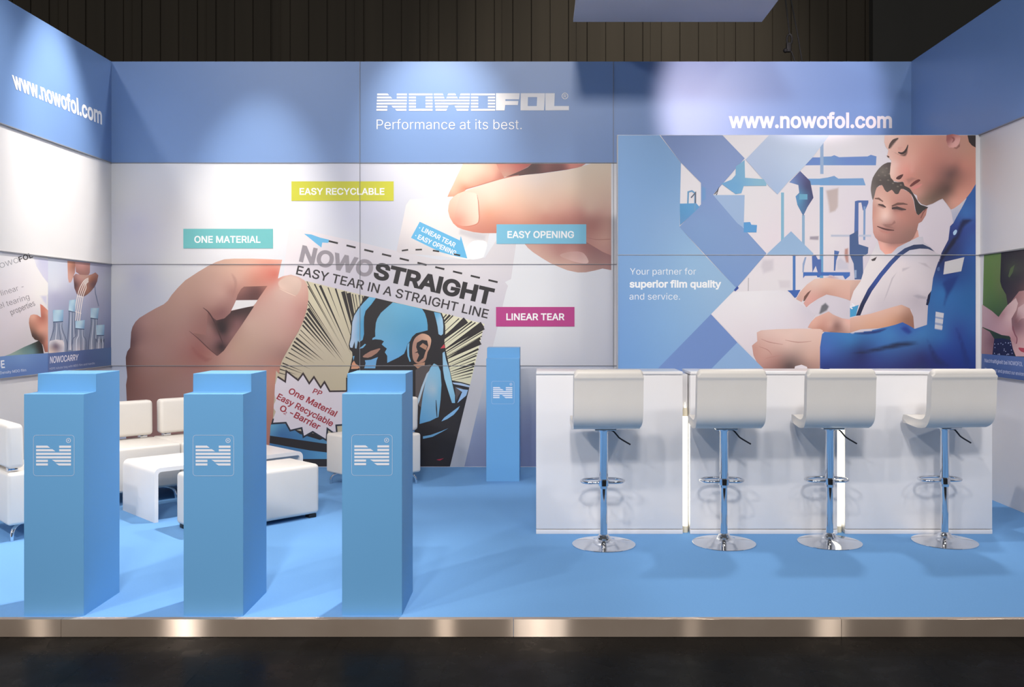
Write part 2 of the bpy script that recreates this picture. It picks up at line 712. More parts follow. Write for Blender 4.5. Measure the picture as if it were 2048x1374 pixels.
    def text(self, part, s, S, E, cap, color, bold=0.0, ref='H', upS=None, upE=None, shear=0.0):
        v, f = text_geo(s, bold)
        S, E = np.array(S, float), np.array(E, float)
        x0, x1 = v[:, 0].min(), v[:, 0].max()
        d = (E - S) / np.hypot(*(E - S))
        up = np.array([d[1], -d[0]]) * cap
        uS = np.array(upS, float) if upS else up
        uE = np.array(upE, float) if upE else up
        h = {'H': CAP, 'x': XH}[ref]
        out = []
        for x, y in v:
            t = (x - x0) / (x1 - x0)
            yy = y / h
            q = S + (E - S) * t + (uS * (1 - t) + uE * t) * yy + d * shear * yy * cap
            out.append(tuple(q))
        self.add(part, out, f, [lin(color)] * len(out))

    def finish(self, sub=None):
        sub = sub or {}
        objs = {}
        loc = np.array(self.root.location) if self.root else np.zeros(3)
        rest = [n for n in self.parts if n not in sub] + [n for n in self.parts if n in sub]
        for nm in rest:
            V, Fc, C = self.parts[nm]
            me = bpy.data.meshes.new(nm)
            me.from_pydata((np.array(V) - loc).tolist(), [], Fc)
            at = me.color_attributes.new('Col', 'FLOAT_COLOR', 'POINT')
            C = np.array(C, dtype=np.float32)
            C[:, :3] = np.minimum(C[:, :3] * self.gain, 0.95)
            at.data.foreach_set('color', C.ravel())
            me.materials.append(MATS['printed_film'])
            clean = nm.split('#')[0]
            o = bpy.data.objects.new(clean, me)
            COL.objects.link(o)
            o.parent = objs[sub[nm]] if nm in sub else self.root
            objs[nm] = o
        return objs


# ------------------------------------------------------------------ the setting
YB, XL, XR, YF, HT = 8.88, -4.22, 3.675, 4.426, 4.0
YP, XP = 7.5, 0.656                                  # the free-standing partition on the right
struct('floor', boxed((XL - 0.06, YF + 0.012, -0.085), (XR + 0.06, YB + 0.06, 0.0)), 'carpet')
struct('floor_hall', boxed((-24, -9, -0.185), (24, 24, -0.085)), 'hall_tiles')
struct('wall_back', boxed((XL - 0.06, YB, 0.0), (XR + 0.06, YB + 0.06, HT)), 'white_panel')
struct('wall_left', boxed((XL - 0.06, YF + 0.02, 0.0), (XL, YB, HT)), 'white_panel')
struct('wall_right', boxed((XR, YF + 0.02, 0.0), (XR + 0.06, YB, HT)), 'white_panel')
struct('wall_partition', boxed((XP, YP, 0.0), (XR, YP + 0.045, 3.0)), 'white_panel')
# blue bands round the top
struct('trim_1', boxed((XL + 0.003, YB - 0.003, 3.0), (XR - 0.003, YB, HT)), 'blue_panel')
struct('trim_2', boxed((XL, YF + 0.02, 3.0), (XL + 0.003, YB, HT)), 'blue_panel')
struct('trim_3', boxed((XR - 0.003, YF + 0.02, 3.0), (XR, YB, HT)), 'blue_panel')
# joints between wall panels
XJ1, XJ2 = -1.766, 0.733
bm = B()
for z in (1.0, 2.0, 3.0):
    box(bm, (XL, YB - 0.0105, z - 0.0024), (XR, YB, z + 0.0024))
for x in (XJ1, XJ2):
    box(bm, (x - 0.002, YB - 0.011, 0.0), (x + 0.002, YB, HT))
struct('trim_4', bm, 'joint')
for k, (xx, s) in enumerate(((XL, 1), (XR, -1))):
    bm = B()
    for z in (1.0, 2.0, 3.0):
        a, b = sorted((xx, xx + s * 0.0125))
        box(bm, (a, YF + 0.02, z - 0.004), (b, YB - 0.013, z + 0.004))
    struct('trim_%d' % (5 + k), bm, 'joint')
bm = B()
box(bm, (XP - 0.004, YP - 0.0105, 2.0 - 0.0022), (XR - 0.014, YP, 2.0 + 0.0022))
box(bm, (XP - 0.005, YP - 0.012, 0.0), (XP, YP + 0.045, 3.0))
struct('trim_7', bm, 'joint_light')
# brushed steel edging along the raised floor
cuts = [-4.28, (122 - CU) * YF / F, (1027 - CU) * YF / F, (1683 - CU) * YF / F, 3.735]
for k in range(4):
    bm = B()
    x0, x1 = cuts[k] + 0.0012, cuts[k + 1] - 0.0012
    prism_x(bm, [(YF, -0.083), (YF, 0.003), (YF + 0.034, 0.003), (YF + 0.034, 0.0002), (YF + 0.0115, 0.0002), (YF + 0.0115, -0.083)], x0, x1)
    struct('trim_%d' % (8 + k), bm, 'brushed_steel')
# far wall of the hall: tall boards
YH = 22.0
bm = B()
pitch = 37.0 * YH / F
x = -16.0
i = 0
while x < 8.0:
    wd = pitch * (0.93 if i % 5 else 0.9)
    dep = 0.05 if (i * 7) % 3 else 0.035
    box(bm, (x, YH - dep, 0.0), (x + wd, YH, 16.0))
    if i % 4 == 1:
        box(bm, (x + wd * 0.42, YH - dep - 0.02, 0.0), (x + wd * 0.47, YH - dep, 16.0))
    x += pitch
    i += 1
box(bm, (-16.0, YH, 0.0), (8.0, YH + 0.1, 16.0))
struct('wall_hall', bm, 'hall_boards')
struct('wall_hall_side', boxed((8.05, YH - 0.3, 0.0), (20.0, YH, 16.0)), 'hall_dark')

# ------------------------------------------------------------------ mural on the back wall
mural = thing('wall_mural', 'large printed mural of two hands tearing open a packet with a comic hero', 'mural', (-1.75, YB, 0.0))
M = Print(mural, 'y', YB, gain=1.0)
UL, UR = 222.5, 1226.5
bgc = [(300, 345, (222, 222, 228)), (480, 345, (232, 232, 234)), (700, 345, (212, 212, 224)), (850, 345, (228, 228, 232)), (240, 400, (212, 212, 216)),
       (275, 450, (196, 196, 214)), (340, 430, (214, 212, 216)), (470, 420, (236, 235, 234)), (560, 440, (240, 238, 238)), (640, 420, (222, 222, 230)), (700, 440, (204, 204, 218)),
       (770, 430, (200, 200, 214)), (760, 470, (198, 200, 210)), (680, 470, (212, 212, 220)), (240, 560, (206, 206, 210)), (275, 560, (186, 188, 206)), (330, 540, (212, 212, 214)),
       (400, 520, (224, 222, 224)), (240, 660, (182, 186, 200)), (240, 740, (172, 178, 196)), (240, 880, (165, 172, 192)), (1080, 560, (226, 226, 228)), (1150, 600, (220, 220, 224)),
       (1200, 650, (210, 210, 216)), (1060, 620, (228, 228, 229)), (1040, 690, (212, 212, 216)), (1100, 720, (204, 204, 210)), (1190, 720, (202, 202, 208)), (1060, 745, (196, 198, 206)),
       (1055, 780, (172, 178, 192)), (1055, 820, (138, 148, 176)), (1055, 870, (118, 128, 164)), (1055, 920, (112, 124, 162)), (965, 800, (176, 182, 194)), (955, 850, (138, 150, 178)),
       (945, 910, (128, 138, 168)), (1160, 850, (120, 130, 165))]
M.poly('printed_backdrop', [(UL, 327), (UR, 327), (UR, 933.2), (UL, 933.2)], bgc, step=12)

# left hand
A = cr(230, 500, 5.12)
Fq = cr(230, 730, 6.206)
hand_top = A([(1712, 100), (1600, 95), (1400, 88), (1220, 88), (1120, 95), (1030, 125), (950, 165), (850, 225), (720, 310), (640, 390), (580, 460), (540, 520), (500, 555),
              (420, 595), (340, 640), (250, 695), (210, 735), (180, 785), (165, 840), (160, 920), (155, 1000), (125, 1040), (110, 1100), (112, 1170), (120, 1240), (125, 1300)])
hand_low = [(252, 770), (253.5, 800), (252.5, 850), (252, 900), (254, 933), (536, 933), (541, 852), (546, 835), (550, 770), (552, 741)]
hand_thumb = A([(1680, 1270), (1690, 1200), (1710, 1130), (1760, 1040), (1820, 930), (1880, 830), (1930, 720), (1965, 600), (1978, 520), (1980, 440), (1970, 360), (1940, 310),
                (1880, 275), (1800, 252), (1720, 268), (1668, 292), (1692, 180)])
hc = A([(1650, 110, (228, 168, 148)), (1400, 110, (224, 174, 152)), (1150, 110, (208, 168, 148)), (1650, 250, (206, 116, 100)), (1450, 200, (218, 152, 132)), (1450, 320, (196, 130, 112)),
        (1250, 300, (200, 155, 138)), (1000, 250, (190, 152, 137)), (800, 350, (184, 147, 132)), (650, 450, (182, 144, 130)), (1100, 450, (182, 142, 130)), (1200, 420, (165, 120, 110)),
        (1000, 560, (165, 125, 115)), (1100, 640, (130, 88, 85)), (1000, 640, (140, 98, 92)), (500, 620, (174, 137, 124)), (300, 750, (167, 127, 120)), (200, 800, (132, 97, 94)),
        (172, 950, (100, 70, 70)), (250, 1000, (152, 114, 108)), (125, 1130, (95, 65, 62)), (250, 1200, (142, 104, 97)), (450, 850, (162, 124, 114)), (450, 1100, (160, 122, 114)),
        (700, 700, (167, 130, 120)), (700, 900, (162, 120, 112)), (880, 1070, (150, 95, 88)), (820, 1000, (150, 98, 92)), (1750, 300, (216, 184, 169)), (1880, 330, (212, 174, 160)),
        (1900, 450, (207, 162, 147)), (1650, 420, (203, 163, 150)), (1500, 600, (190, 152, 140)), (1350, 750, (184, 150, 136)), (1800, 650, (194, 150, 140)), (1920, 620, (184, 134, 124)),
        (1700, 900, (180, 142, 130)), (1450, 950, (177, 144, 130)), (1250, 1000, (174, 140, 124)), (1150, 1100, (172, 134, 122)), (1720, 1080, (150, 112, 104)), (1500, 1200, (167, 127, 117)),
        (1000, 1250, (162, 122, 110)), (600, 1250, (154, 114, 104)), (1640, 1280, (180, 124, 108))]) + \
    Fq([(300, 200, (135, 95, 88)), (180, 250, (115, 78, 72)), (600, 150, (150, 112, 102)), (900, 150, (155, 115, 108)), (500, 600, (140, 102, 96)), (800, 300, (152, 115, 108)),
        (500, 1000, (135, 98, 92)), (1960, 300, (175, 125, 108)), (1930, 700, (165, 112, 100))])
M.poly('printed_left_hand', hand_top + hand_low + hand_thumb, hc, step=5)
M.poly('printed_left_hand', A([(1290, 400), (1320, 375), (1560, 368), (1530, 420), (1480, 490), (1455, 514), (1238, 516), (1255, 460)]),
       A([(1300, 400, (140, 95, 88)), (1400, 470, (92, 58, 56)), (1280, 500, (110, 72, 68)), (1540, 385, (150, 98, 88)), (1460, 420, (102, 64, 60))]), step=4)
M.poly('printed_left_hand', A([(950, 640), (1000, 690), (1040, 720), (1120, 700), (1180, 645), (1190, 625), (1330, 588), (1425, 575), (1390, 640), (1350, 690), (1290, 780), (1220, 880),
                               (1160, 980), (1115, 1030), (1050, 1085), (950, 990), (800, 850), (930, 870), (940, 780)]),
       A([(980, 680, (120, 82, 78)), (1050, 760, (52, 34, 34)), (1250, 640, (60, 40, 40)), (1380, 600, (58, 40, 38)), (1130, 730, (58, 36, 36)), (1100, 830, (45, 30, 32)),
          (1250, 740, (112, 76, 76)), (1190, 850, (118, 82, 80)), (1130, 960, (92, 62, 62)), (1100, 980, (55, 36, 38)), (1040, 1060, (100, 68, 66)), (1000, 950, (125, 88, 86)),
          (960, 800, (140, 102, 96)), (880, 880, (135, 96, 90)), (1060, 900, (112, 76, 76)), (1000, 830, (128, 90, 86))]), step=4)
M.poly('printed_left_hand', A([(1240, 515), (1460, 512), (1440, 545), (1415, 573), (1330, 590), (1190, 620), (1215, 570)]), (216, 214, 214))
M.stroke('printed_left_hand', A([(760, 830), (850, 905), (950, 1000), (1045, 1082)]), [0.6, 1.8, 2.2, 1.2], (92, 60, 58), smooth=4)
M.stroke('printed_left_hand', A([(900, 590), (960, 640), (1020, 740), (1075, 880), (1105, 960)]), [0.6, 2.2, 2.6, 2.4, 1], (70, 44, 44), smooth=4)
M.poly('printed_left_hand', A([(1180, 230), (1230, 260), (1260, 330), (1240, 420), (1200, 520), (1160, 600), (1190, 480), (1215, 360)]), (150, 108, 100), smooth=4, feather=6, alpha=0.4)
M.poly('printed_left_hand', A([(780, 960), (860, 1040), (940, 1090), (1010, 1110), (930, 1160), (840, 1100), (780, 1020)]), (140, 84, 78), smooth=4, feather=9, alpha=0.6)

# right hand: pieces behind, then the thumb
G = cr(880, 320, 5.689)
M.poly('printed_right_hand', G([(640, 42), (1045, 42), (1000, 80), (900, 130), (760, 190), (700, 195), (660, 120)]),
       G([(680, 80, (214, 140, 122)), (900, 70, (196, 104, 94)), (760, 165, (206, 152, 132)), (1000, 60, (180, 96, 88))]), step=4)
M.poly('printed_right_hand', G([(1045, 42), (1660, 42), (1600, 80), (1440, 112), (1150, 152), (980, 168), (735, 200), (900, 130), (1000, 82)]),
       G([(1080, 90, (84, 54, 52)), (900, 150, (100, 64, 60)), (1200, 80, (132, 78, 74)), (1400, 80, (126, 70, 68)), (1300, 120, (112, 62, 60)), (1480, 70, (204, 124, 112)), (1600, 55, (206, 128, 114)), (1440, 100, (150, 86, 80))]), step=4)
M.poly('printed_right_hand', G([(262, 42), (230, 110), (190, 190), (150, 280), (105, 370), (80, 432), (135, 445), (250, 380), (300, 335), (450, 290), (680, 215), (730, 198), (700, 150), (665, 100), (640, 42)]),
       G([(300, 100, (252, 214, 190)), (450, 120, (249, 207, 182)), (600, 150, (240, 180, 155)), (640, 80, (228, 168, 143)), (300, 250, (243, 193, 165)), (150, 350, (239, 187, 157)),
          (500, 240, (228, 165, 140)), (280, 310, (226, 152, 122)), (690, 180, (205, 130, 112)), (100, 410, (226, 160, 130))]), step=4)
low = G([(960, 950), (1000, 1000), (1060, 1050), (1150, 1110), (1250, 1170), (1350, 1215), (1450, 1255), (1570, 1280), (1660, 1278), (1760, 1258), (1850, 1235), (1930, 1250)])
M.poly('printed_right_hand', low + [(UR - 4, 540), (UR - 4, 505), (1187, 480), (1060, 470)],
       G([(1100, 1020, (208, 164, 149)), (1300, 1150, (204, 164, 149)), (1400, 1000, (180, 125, 118)), (1500, 1080, (198, 152, 140)), (1650, 1000, (160, 105, 100)), (1800, 1050, (150, 105, 102)),
          (1900, 1150, (165, 120, 115)), (1600, 1230, (192, 152, 140)), (1800, 1220, (170, 130, 122)), (1780, 1130, (160, 118, 112)), (1350, 1060, (186, 136, 126))]), step=5)
M.poly('printed_right_hand', G([(1370, 1075), (1450, 1050), (1560, 1040), (1640, 1065), (1690, 1150), (1660, 1178), (1560, 1165), (1450, 1130), (1380, 1100)]),
       G([(1450, 1080, (198, 156, 146)), (1600, 1080, (204, 160, 152)), (1660, 1150, (220, 184, 174)), (1500, 1140, (214, 174, 164))]), smooth=3, step=4)
# packet
M.poly('printed_packet', [(577, 462), (584, 455), (700, 480), (793, 502), (880, 520), (970, 515), (1000, 470), (1032, 488), (1022, 558), (1010, 564), (1016, 572), (1013, 580), (996, 650), (960, 800), (928.7, 933),
                          (530, 933), (540, 880), (552, 741), (565, 590), (570, 520)],
       [(600, 480, (236, 226, 226)), (700, 500, (216, 208, 214)), (580, 560, (226, 218, 222)), (640, 570, (206, 198, 208)), (760, 520, (206, 200, 206)), (850, 540, (208, 202, 204)), (930, 540, (216, 210, 212)),
        (1010, 500, (216, 210, 212)), (1000, 560, (212, 206, 210)), (990, 620, (206, 200, 208)), (800, 600, (202, 196, 204)), (970, 720, (198, 196, 200)), (940, 850, (186, 186, 192)), (915, 925, (176, 180, 190))], step=10)
M.poly('printed_packet', [(820, 399), (905, 393), (940, 400), (985, 445), (978, 470), (972, 500), (967, 514), (935, 519), (880, 512), (800, 507), (793, 503), (797, 482), (806, 440), (812, 410)],
       [(830, 410, (238, 228, 224)), (890, 420, (244, 234, 228)), (815, 460, (226, 218, 216)), (850, 470, (232, 224, 220)), (930, 470, (226, 220, 218)), (955, 475, (214, 208, 208)), (950, 500, (246, 242, 238)),
        (930, 512, (244, 240, 236)), (800, 498, (206, 198, 200)), (860, 508, (210, 204, 204))], step=5)
M.poly('printed_packet', [(918, 455), (975, 468), (972, 484), (945, 480), (915, 470)], (196, 190, 192), feather=6, alpha=0.7)
M.poly('printed_packet', [(946, 482), (973, 484), (969, 508), (963, 516), (938, 518), (932, 500)], (250, 247, 242), smooth=3)
R = cr(780, 320, 4.293)
M.poly('printed_packet', R([(255, 530), (600, 690), (608, 652), (664, 845), (560, 825), (430, 790), (180, 668)]), (98, 180, 222))
M.text('printed_packet', '· LINEAR TEAR', (836.5, 459), (908.5, 495), 9.0, (244, 244, 246), 0.018)
M.text('printed_packet', '· EASY OPENING', (828.8, 474.5), (910, 511), 9.0, (244, 244, 246), 0.018)
for q in ((810, 500.5, -8), (837.5, 499.3, -2), (872, 502, 8), (914, 509.5, 12)):
    a = math.radians(q[2])
    M.stroke('printed_packet', [(q[0] - 6.5 * math.cos(a), q[1] - 6.5 * math.sin(a)), (q[0] + 6.5 * math.cos(a), q[1] + 6.5 * math.sin(a))], 3.2, (40, 36, 36))
for k in range(10):
    cx, cy = 666.6 + 35.5 * k, 484.3 + 8.66 * k
    M.stroke('printed_packet', [(cx - 9.2, cy - 2.2), (cx + 9.2, cy + 2.2)], 3.7, (42, 38, 38))
main = G([(92, 580), (96, 520), (112, 465), (150, 420), (200, 385), (290, 350), (400, 312), (550, 262), (720, 210), (850, 187), (1000, 167), (1180, 150), (1350, 128), (1500, 105), (1640, 64), (1720, 42)])
M.poly('printed_right_hand', main + [(UR - 4, 327.3), (UR - 4, 511)] + G([(1945, 1085), (1850, 1045), (1750, 985), (1660, 930), (1300, 870), (900, 840), (640, 832), (480, 832), (380, 820), (260, 790), (200, 765), (150, 720), (110, 650)]),
       G([(150, 560, (242, 187, 162)), (200, 720, (228, 148, 123)), (300, 500, (246, 207, 187)), (500, 330, (251, 221, 201)), (800, 250, (249, 221, 203)), (1100, 220, (246, 223, 208)),
          (1400, 200, (237, 213, 193)), (1700, 120, (227, 203, 178)), (1900, 120, (224, 200, 175)), (600, 450, (249, 212, 187)), (900, 420, (246, 207, 180)), (1200, 350, (242, 208, 185)),
          (1500, 350, (230, 198, 173)), (1800, 350, (217, 185, 161)), (1900, 450, (207, 173, 153)), (550, 600, (234, 167, 137)), (900, 600, (237, 178, 151)), (1200, 550, (232, 183, 158)),
          (1400, 520, (224, 173, 151)), (1700, 550, (207, 168, 148)), (450, 750, (212, 140, 118)), (600, 790, (205, 130, 108)), (1000, 690, (217, 152, 127)), (1200, 640, (212, 147, 127)),
          (1400, 680, (192, 127, 112)), (1600, 620, (187, 127, 114)), (1800, 650, (182, 130, 117)), (1750, 750, (170, 112, 102)), (1850, 900, (197, 148, 132)), (1900, 1020, (190, 140, 128)),
          (350, 400, (247, 208, 186)), (700, 780, (204, 130, 110)), (1720, 900, (186, 132, 120))]), step=5)
M.poly('printed_right_hand', G([(250, 378), (330, 368), (395, 375), (420, 400), (430, 470), (437, 580), (440, 660), (425, 715), (360, 742), (280, 752), (205, 735), (165, 690), (175, 600), (205, 470)]),
       G([(400, 430, (250, 224, 204)), (300, 430, (247, 212, 192)), (410, 600, (248, 216, 194)), (300, 600, (242, 196, 174)), (220, 680, (230, 158, 135)), (400, 700, (246, 206, 184)), (200, 560, (240, 188, 166))]), smooth=3, step=4)
M.stroke('printed_right_hand', G([(422, 395), (436, 480), (444, 600), (446, 670), (428, 722), (360, 750), (270, 760)]), [0.5, 1.4, 1.8, 1.8, 1.8, 1.6, 0.6], (206, 128, 104), smooth=4)
M.stroke('printed_right_hand', G([(285, 330), (400, 300), (560, 252), (725, 205), (900, 172)]), [1.5, 1.6, 1.8, 2.2, 1.0], (206, 130, 108), smooth=4)
M.stroke('printed_right_hand', G([(1660, 880), (1780, 905), (1940, 900)]), [0.6, 1.4, 1.2], (168, 112, 102), smooth=4)

Sq = cr(540, 330, 4.739)
M.poly('printed_packet', Sq([(322, 652), (390, 658), (480, 690), (560, 708), (552, 738), (495, 735), (487, 782), (435, 742), (372, 690)]), (104, 180, 220))
up = (6.7, -29.0)
M.text('packet_lettering', 'NOWO', (598, 521), (742.5, 554.0), 30, (152, 144, 150), 0.034, upS=up, upE=up)
M.text('packet_lettering', 'STRAIGHT', (745.5, 554.7), (983.2, 608.8), 30, (38, 34, 36), 0.038, upS=up, upE=up)
M.text('packet_lettering', 'EASY TEAR IN A STRAIGHT LINE', (591.7, 548.2), (974.5, 636.8), 17.4, (52, 46, 48), 0.012)

# comic panel
comic = [(611, 561.5), (728, 591), (883.6, 625.4), (969, 648), (939.7, 771), (900, 933), (532, 933), (541, 852), (546, 835), (551, 770), (540, 735), (560, 690), (585, 650), (596, 610), (600, 575)]
M.poly('printed_comic', comic, [(640, 600, (206, 196, 168)), (640, 660, (198, 186, 162)), (680, 700, (190, 178, 156)), (620, 730, (182, 170, 148)), (700, 760, (184, 172, 146)), (720, 640, (200, 190, 160)),
                               (930, 660, (226, 221, 190)), (930, 720, (222, 218, 186)), (900, 760, (216, 212, 180))], step=10)
CX, CY = 742.0, 798.0
rays = [((614, 563), 1.6, .62), ((616, 572), 2.4, .50), ((629, 568), 2.6, .45), ((640, 571), 5.0, .62), ((656, 575), 2.0, .3), ((671, 577), 3.4, .55), ((686, 583), 8.0, .55), ((692, 583), 2, .5), ((697, 586), 9.0, .48),
        ((705, 588), 2.2, .4), ((711, 589), 1.8, .35), ((718, 590), 2.2, .38), ((725, 592), 2.2, .3), ((615, 600), 2.2, .45), ((616, 608), 1.6, .5), ((616, 617), 6.5, .55), ((613, 626), 4.5, .6),
        ((610, 634), 5.0, .45), ((607, 642), 4.0, .5), ((605, 650), 3.4, .3), ((601, 660), 1.6, .35), ((598, 668), 1.6, .3), ((592, 676), 4.4, .38), ((588, 683), 3.6, .34), ((585, 690), 4.0, .3), ((582, 697), 2.4, .3),
        ((577, 705), 2.2, .25), ((571, 714), 2.2, .3), ((565, 726), 2.6, .24), ((562, 731), 2.4, .28), ((559, 738), 2.4, .2), ((556, 745), 1.6, .3)]
for (pu, pv), wd, fr in rays:
    d = np.array([CX - pu, CY - pv])
    L = np.hypot(*d)
    nrm = np.array([-d[1], d[0]]) / L
    tip = np.array([pu, pv]) + d * fr
    a, b = np.array([pu, pv]) + nrm * wd / 2, np.array([pu, pv]) - nrm * wd / 2
    M.poly('printed_comic', [tuple(a), tuple(tip), tuple(b)], (48, 42, 40))
rr = [((893, 629), 2.5, .3), ((900, 630), 4.5, .28), ((906, 631), 2.5, .22), ((918, 637), 2.0, .32), ((932, 640), 14, .34), ((926, 640), 3, .42), ((944, 643), 3.0, .48), ((951, 645), 2.5, .3), ((965, 649), 13, .40),
      ((968, 656), 6.0, .46), ((965, 664), 2.0, .52), ((964, 672), 1.6, .38), ((960, 683), 13, .34), ((961, 677), 4, .5), ((957, 698), 4.0, .42), ((955, 706), 1.6, .3), ((953, 711), 3.0, .40), ((951, 719), 1.8, .3), ((949, 727), 5.5, .26),
      ((948, 733), 2.2, .34), ((946, 739), 3.0, .30), ((945, 746), 2.0, .3), ((942, 753), 1.6, .24)]
for (pu, pv), wd, fr in rr:
    d = np.array([CX - pu, CY - pv])
    L = np.hypot(*d)
    nrm = np.array([-d[1], d[0]]) / L
    tip = np.array([pu, pv]) + d * fr
    a, b = np.array([pu, pv]) + nrm * wd / 2, np.array([pu, pv]) - nrm * wd / 2
    M.poly('printed_comic', [tuple(a), tuple(tip), tuple(b)], (46, 40, 38))
D = cr(680, 580, 6.827)
Eq = cr(780, 740, 6.827)
INK = (38, 34, 36)
M.poly('printed_comic', D([(330, 80), (490, 110), (720, 165), (1120, 255), (1390, 315), (1422, 400), (1437, 500), (1437, 600), (1425, 700), (1442, 820), (1472, 950), (1492, 1060), (1530, 1230)])
       + [(905, 761), (922, 764), (940, 769), (937, 782), (900, 933), (530, 933), (536, 850), (545, 846), (600, 862), (655, 872), (692, 862), (692, 755)]
       + D([(120, 1200), (90, 1185), (130, 1080), (155, 980), (170, 900), (165, 845), (130, 810), (118, 760), (140, 640), (150, 540), (155, 440), (180, 350), (230, 260), (290, 180)]), INK)
# shoulder bands at lower left
M.poly('printed_comic', [(540, 846), (572, 848), (600, 868), (640, 880), (655, 874), (690, 872), (690, 890), (655, 888), (600, 880), (538, 871)], [(545, 855, (92, 148, 180)), (600, 875, (62, 114, 158)), (650, 884, (78, 128, 162)), (560, 868, (60, 104, 150))], step=5)
M.poly('printed_comic', [(538, 886), (575, 893), (620, 901), (655, 905), (680, 905), (680, 918), (606, 918), (560, 905), (538, 900)], [(545, 892, (60, 106, 150)), (640, 910, (80, 140, 182)), (600, 905, (64, 116, 160))], step=5)
LB, MB_ = (168, 188, 212), (98, 166, 202)
M.poly('printed_comic', D([(398, 95), (490, 110), (425, 200), (350, 285), (328, 370), (325, 480), (328, 600), (310, 680), (262, 715), (245, 690), (225, 800), (205, 795), (200, 700), (170, 790), (140, 785), (132, 740),
                           (152, 660), (163, 540), (168, 440), (195, 350), (250, 260), (320, 175)]),
       D([(400, 140, (110, 178, 212)), (300, 260, (112, 172, 208)), (210, 400, LB), (190, 550, LB), (180, 700, LB), (290, 450, (88, 160, 200)), (290, 600, (86, 158, 200)), (240, 500, (130, 176, 208))]), step=3)
M.poly('printed_comic', D([(720, 170), (860, 195), (1120, 257), (1160, 320), (1185, 400), (1197, 480), (1197, 550), (1120, 570), (1040, 590), (985, 640), (955, 700), (920, 740), (905, 800), (875, 870), (800, 920), (645, 995),
                           (645, 900), (612, 850), (640, 800), (600, 770), (570, 742), (600, 700), (560, 680), (480, 672), (440, 680), (445, 658), (482, 636), (480, 560), (490, 450), (510, 390), (560, 310), (640, 240)]),
       D([(800, 250, (108, 176, 208)), (1050, 350, (96, 168, 204)), (600, 450, (108, 168, 198)), (850, 600, (92, 162, 200)), (700, 800, (104, 168, 208)), (700, 940, (100, 164, 210)), (1000, 520, (90, 160, 198))]), step=5)
M.poly('printed_comic', D([(262, 795), (300, 770), (340, 735), (355, 745), (315, 790), (265, 805)]), (112, 172, 210))
M.poly('printed_comic', D([(310, 905), (340, 880), (420, 832), (540, 795), (552, 805), (505, 860), (430, 910), (380, 926), (320, 920)]), (158, 118, 102))
M.poly('printed_comic', D([(340, 960), (420, 952), (520, 915), (500, 960), (482, 1070), (330, 1070), (350, 1000)]), (104, 160, 205))
M.poly('printed_comic', D([(175, 905), (198, 900), (185, 965)]), (106, 164, 204))
M.poly('printed_comic', D([(165, 1000), (190, 965), (215, 1010), (250, 1030), (270, 1060), (240, 1075), (150, 1080)]), (198, 142, 112))
M.poly('printed_comic', D([(1120, 595), (1200, 615), (1240, 660), (1243, 720), (1222, 800), (1195, 850), (1172, 950), (1120, 990), (1050, 1000), (1003, 960), (987, 880), (987, 780), (1003, 700), (1040, 640)]),
       D([(1200, 650, (214, 168, 140)), (1030, 700, (176, 134, 116)), (1010, 900, (170, 128, 110)), (1150, 950, (172, 128, 108))]), smooth=3, step=4)
M.poly('printed_comic', D([(1050, 720), (1120, 680), (1190, 690), (1205, 760), (1165, 850), (1140, 930), (1070, 985), (1045, 970), (1080, 890), (1060, 855), (1015, 860), (1060, 835), (1040, 780)]), INK)
M.poly('printed_comic', D([(1085, 770), (1130, 725), (1192, 765), (1172, 820), (1120, 790)]), (178, 132, 106))
M.poly('printed_comic', D([(1000, 1020), (1160, 985), (1150, 1060), (1080, 1090)]), (176, 132, 106))
M.poly('printed_comic', D([(920, 745), (948, 718), (942, 800), (945, 900), (968, 975), (950, 980), (922, 900), (916, 820)]), (112, 172, 208))
M.poly('printed_comic', D([(1282, 300), (1372, 318), (1402, 400), (1412, 500), (1407, 600), (1380, 622), (1345, 602), (1332, 500), (1310, 400)]), D([(1320, 340, (104, 170, 206)), (1390, 400, (160, 198, 222)), (1380, 560, (150, 192, 220))]), step=4)
M.poly('printed_comic', D([(1370, 800), (1420, 740), (1440, 790)]), (196, 66, 76))
M.poly('printed_comic', [(842, 733), (862, 728), (846, 790), (843, 815), (831, 806), (831, 740)], (84, 76, 76))
M.poly('printed_comic', [(868, 727), (876, 731), (881, 742), (883, 770), (881, 800), (877, 834), (872, 836), (860, 842), (839, 848), (840, 834), (843, 810), (846, 788), (853, 755), (861, 735)],
       [(866, 740, (134, 184, 212)), (868, 780, (160, 186, 204)), (850, 790, (120, 168, 200)), (880, 780, (112, 172, 204)), (845, 835, (92, 152, 196)), (870, 825, (110, 162, 198))], step=4)
M.stroke('printed_comic', [(872, 800), (873, 818), (874, 834)], [1, 2.4, 1.4], INK)
M.poly('printed_comic', Eq([(500, 50), (545, 0), (482, 170), (440, 300), (405, 420), (375, 490), (378, 400), (430, 230)]), (170, 192, 208))
M.poly('printed_comic', [(885, 706), (889, 703), (892, 719), (900, 745), (904, 765), (910, 791), (910, 806), (904, 806), (897, 784), (889, 758), (886, 740)], [(888, 715, (150, 192, 218)), (900, 770, (146, 196, 220)), (908, 800, (126, 180, 212))], step=4)
M.poly('printed_comic', Eq([(890, 230), (960, 240), (1000, 262), (950, 330), (930, 360), (905, 420), (895, 340)]), (86, 78, 78))
M.poly('printed_comic', Eq([(850, 170), (960, 177), (1090, 212), (1085, 237), (950, 207), (870, 192)]), (172, 194, 222))
M.poly('printed_comic', Eq([(900, 240), (1000, 265), (1065, 272), (1040, 350), (920, 452), (985, 300)]), (152, 188, 226))
M.poly('printed_comic', Eq([(955, 490), (930, 540), (870, 610), (780, 670), (700, 702), (740, 650), (820, 590)]), (126, 176, 216))
M.poly('printed_comic', Eq([(450, 905), (560, 885), (700, 835), (797, 795), (700, 850), (580, 912), (450, 940)]), (112, 168, 206))
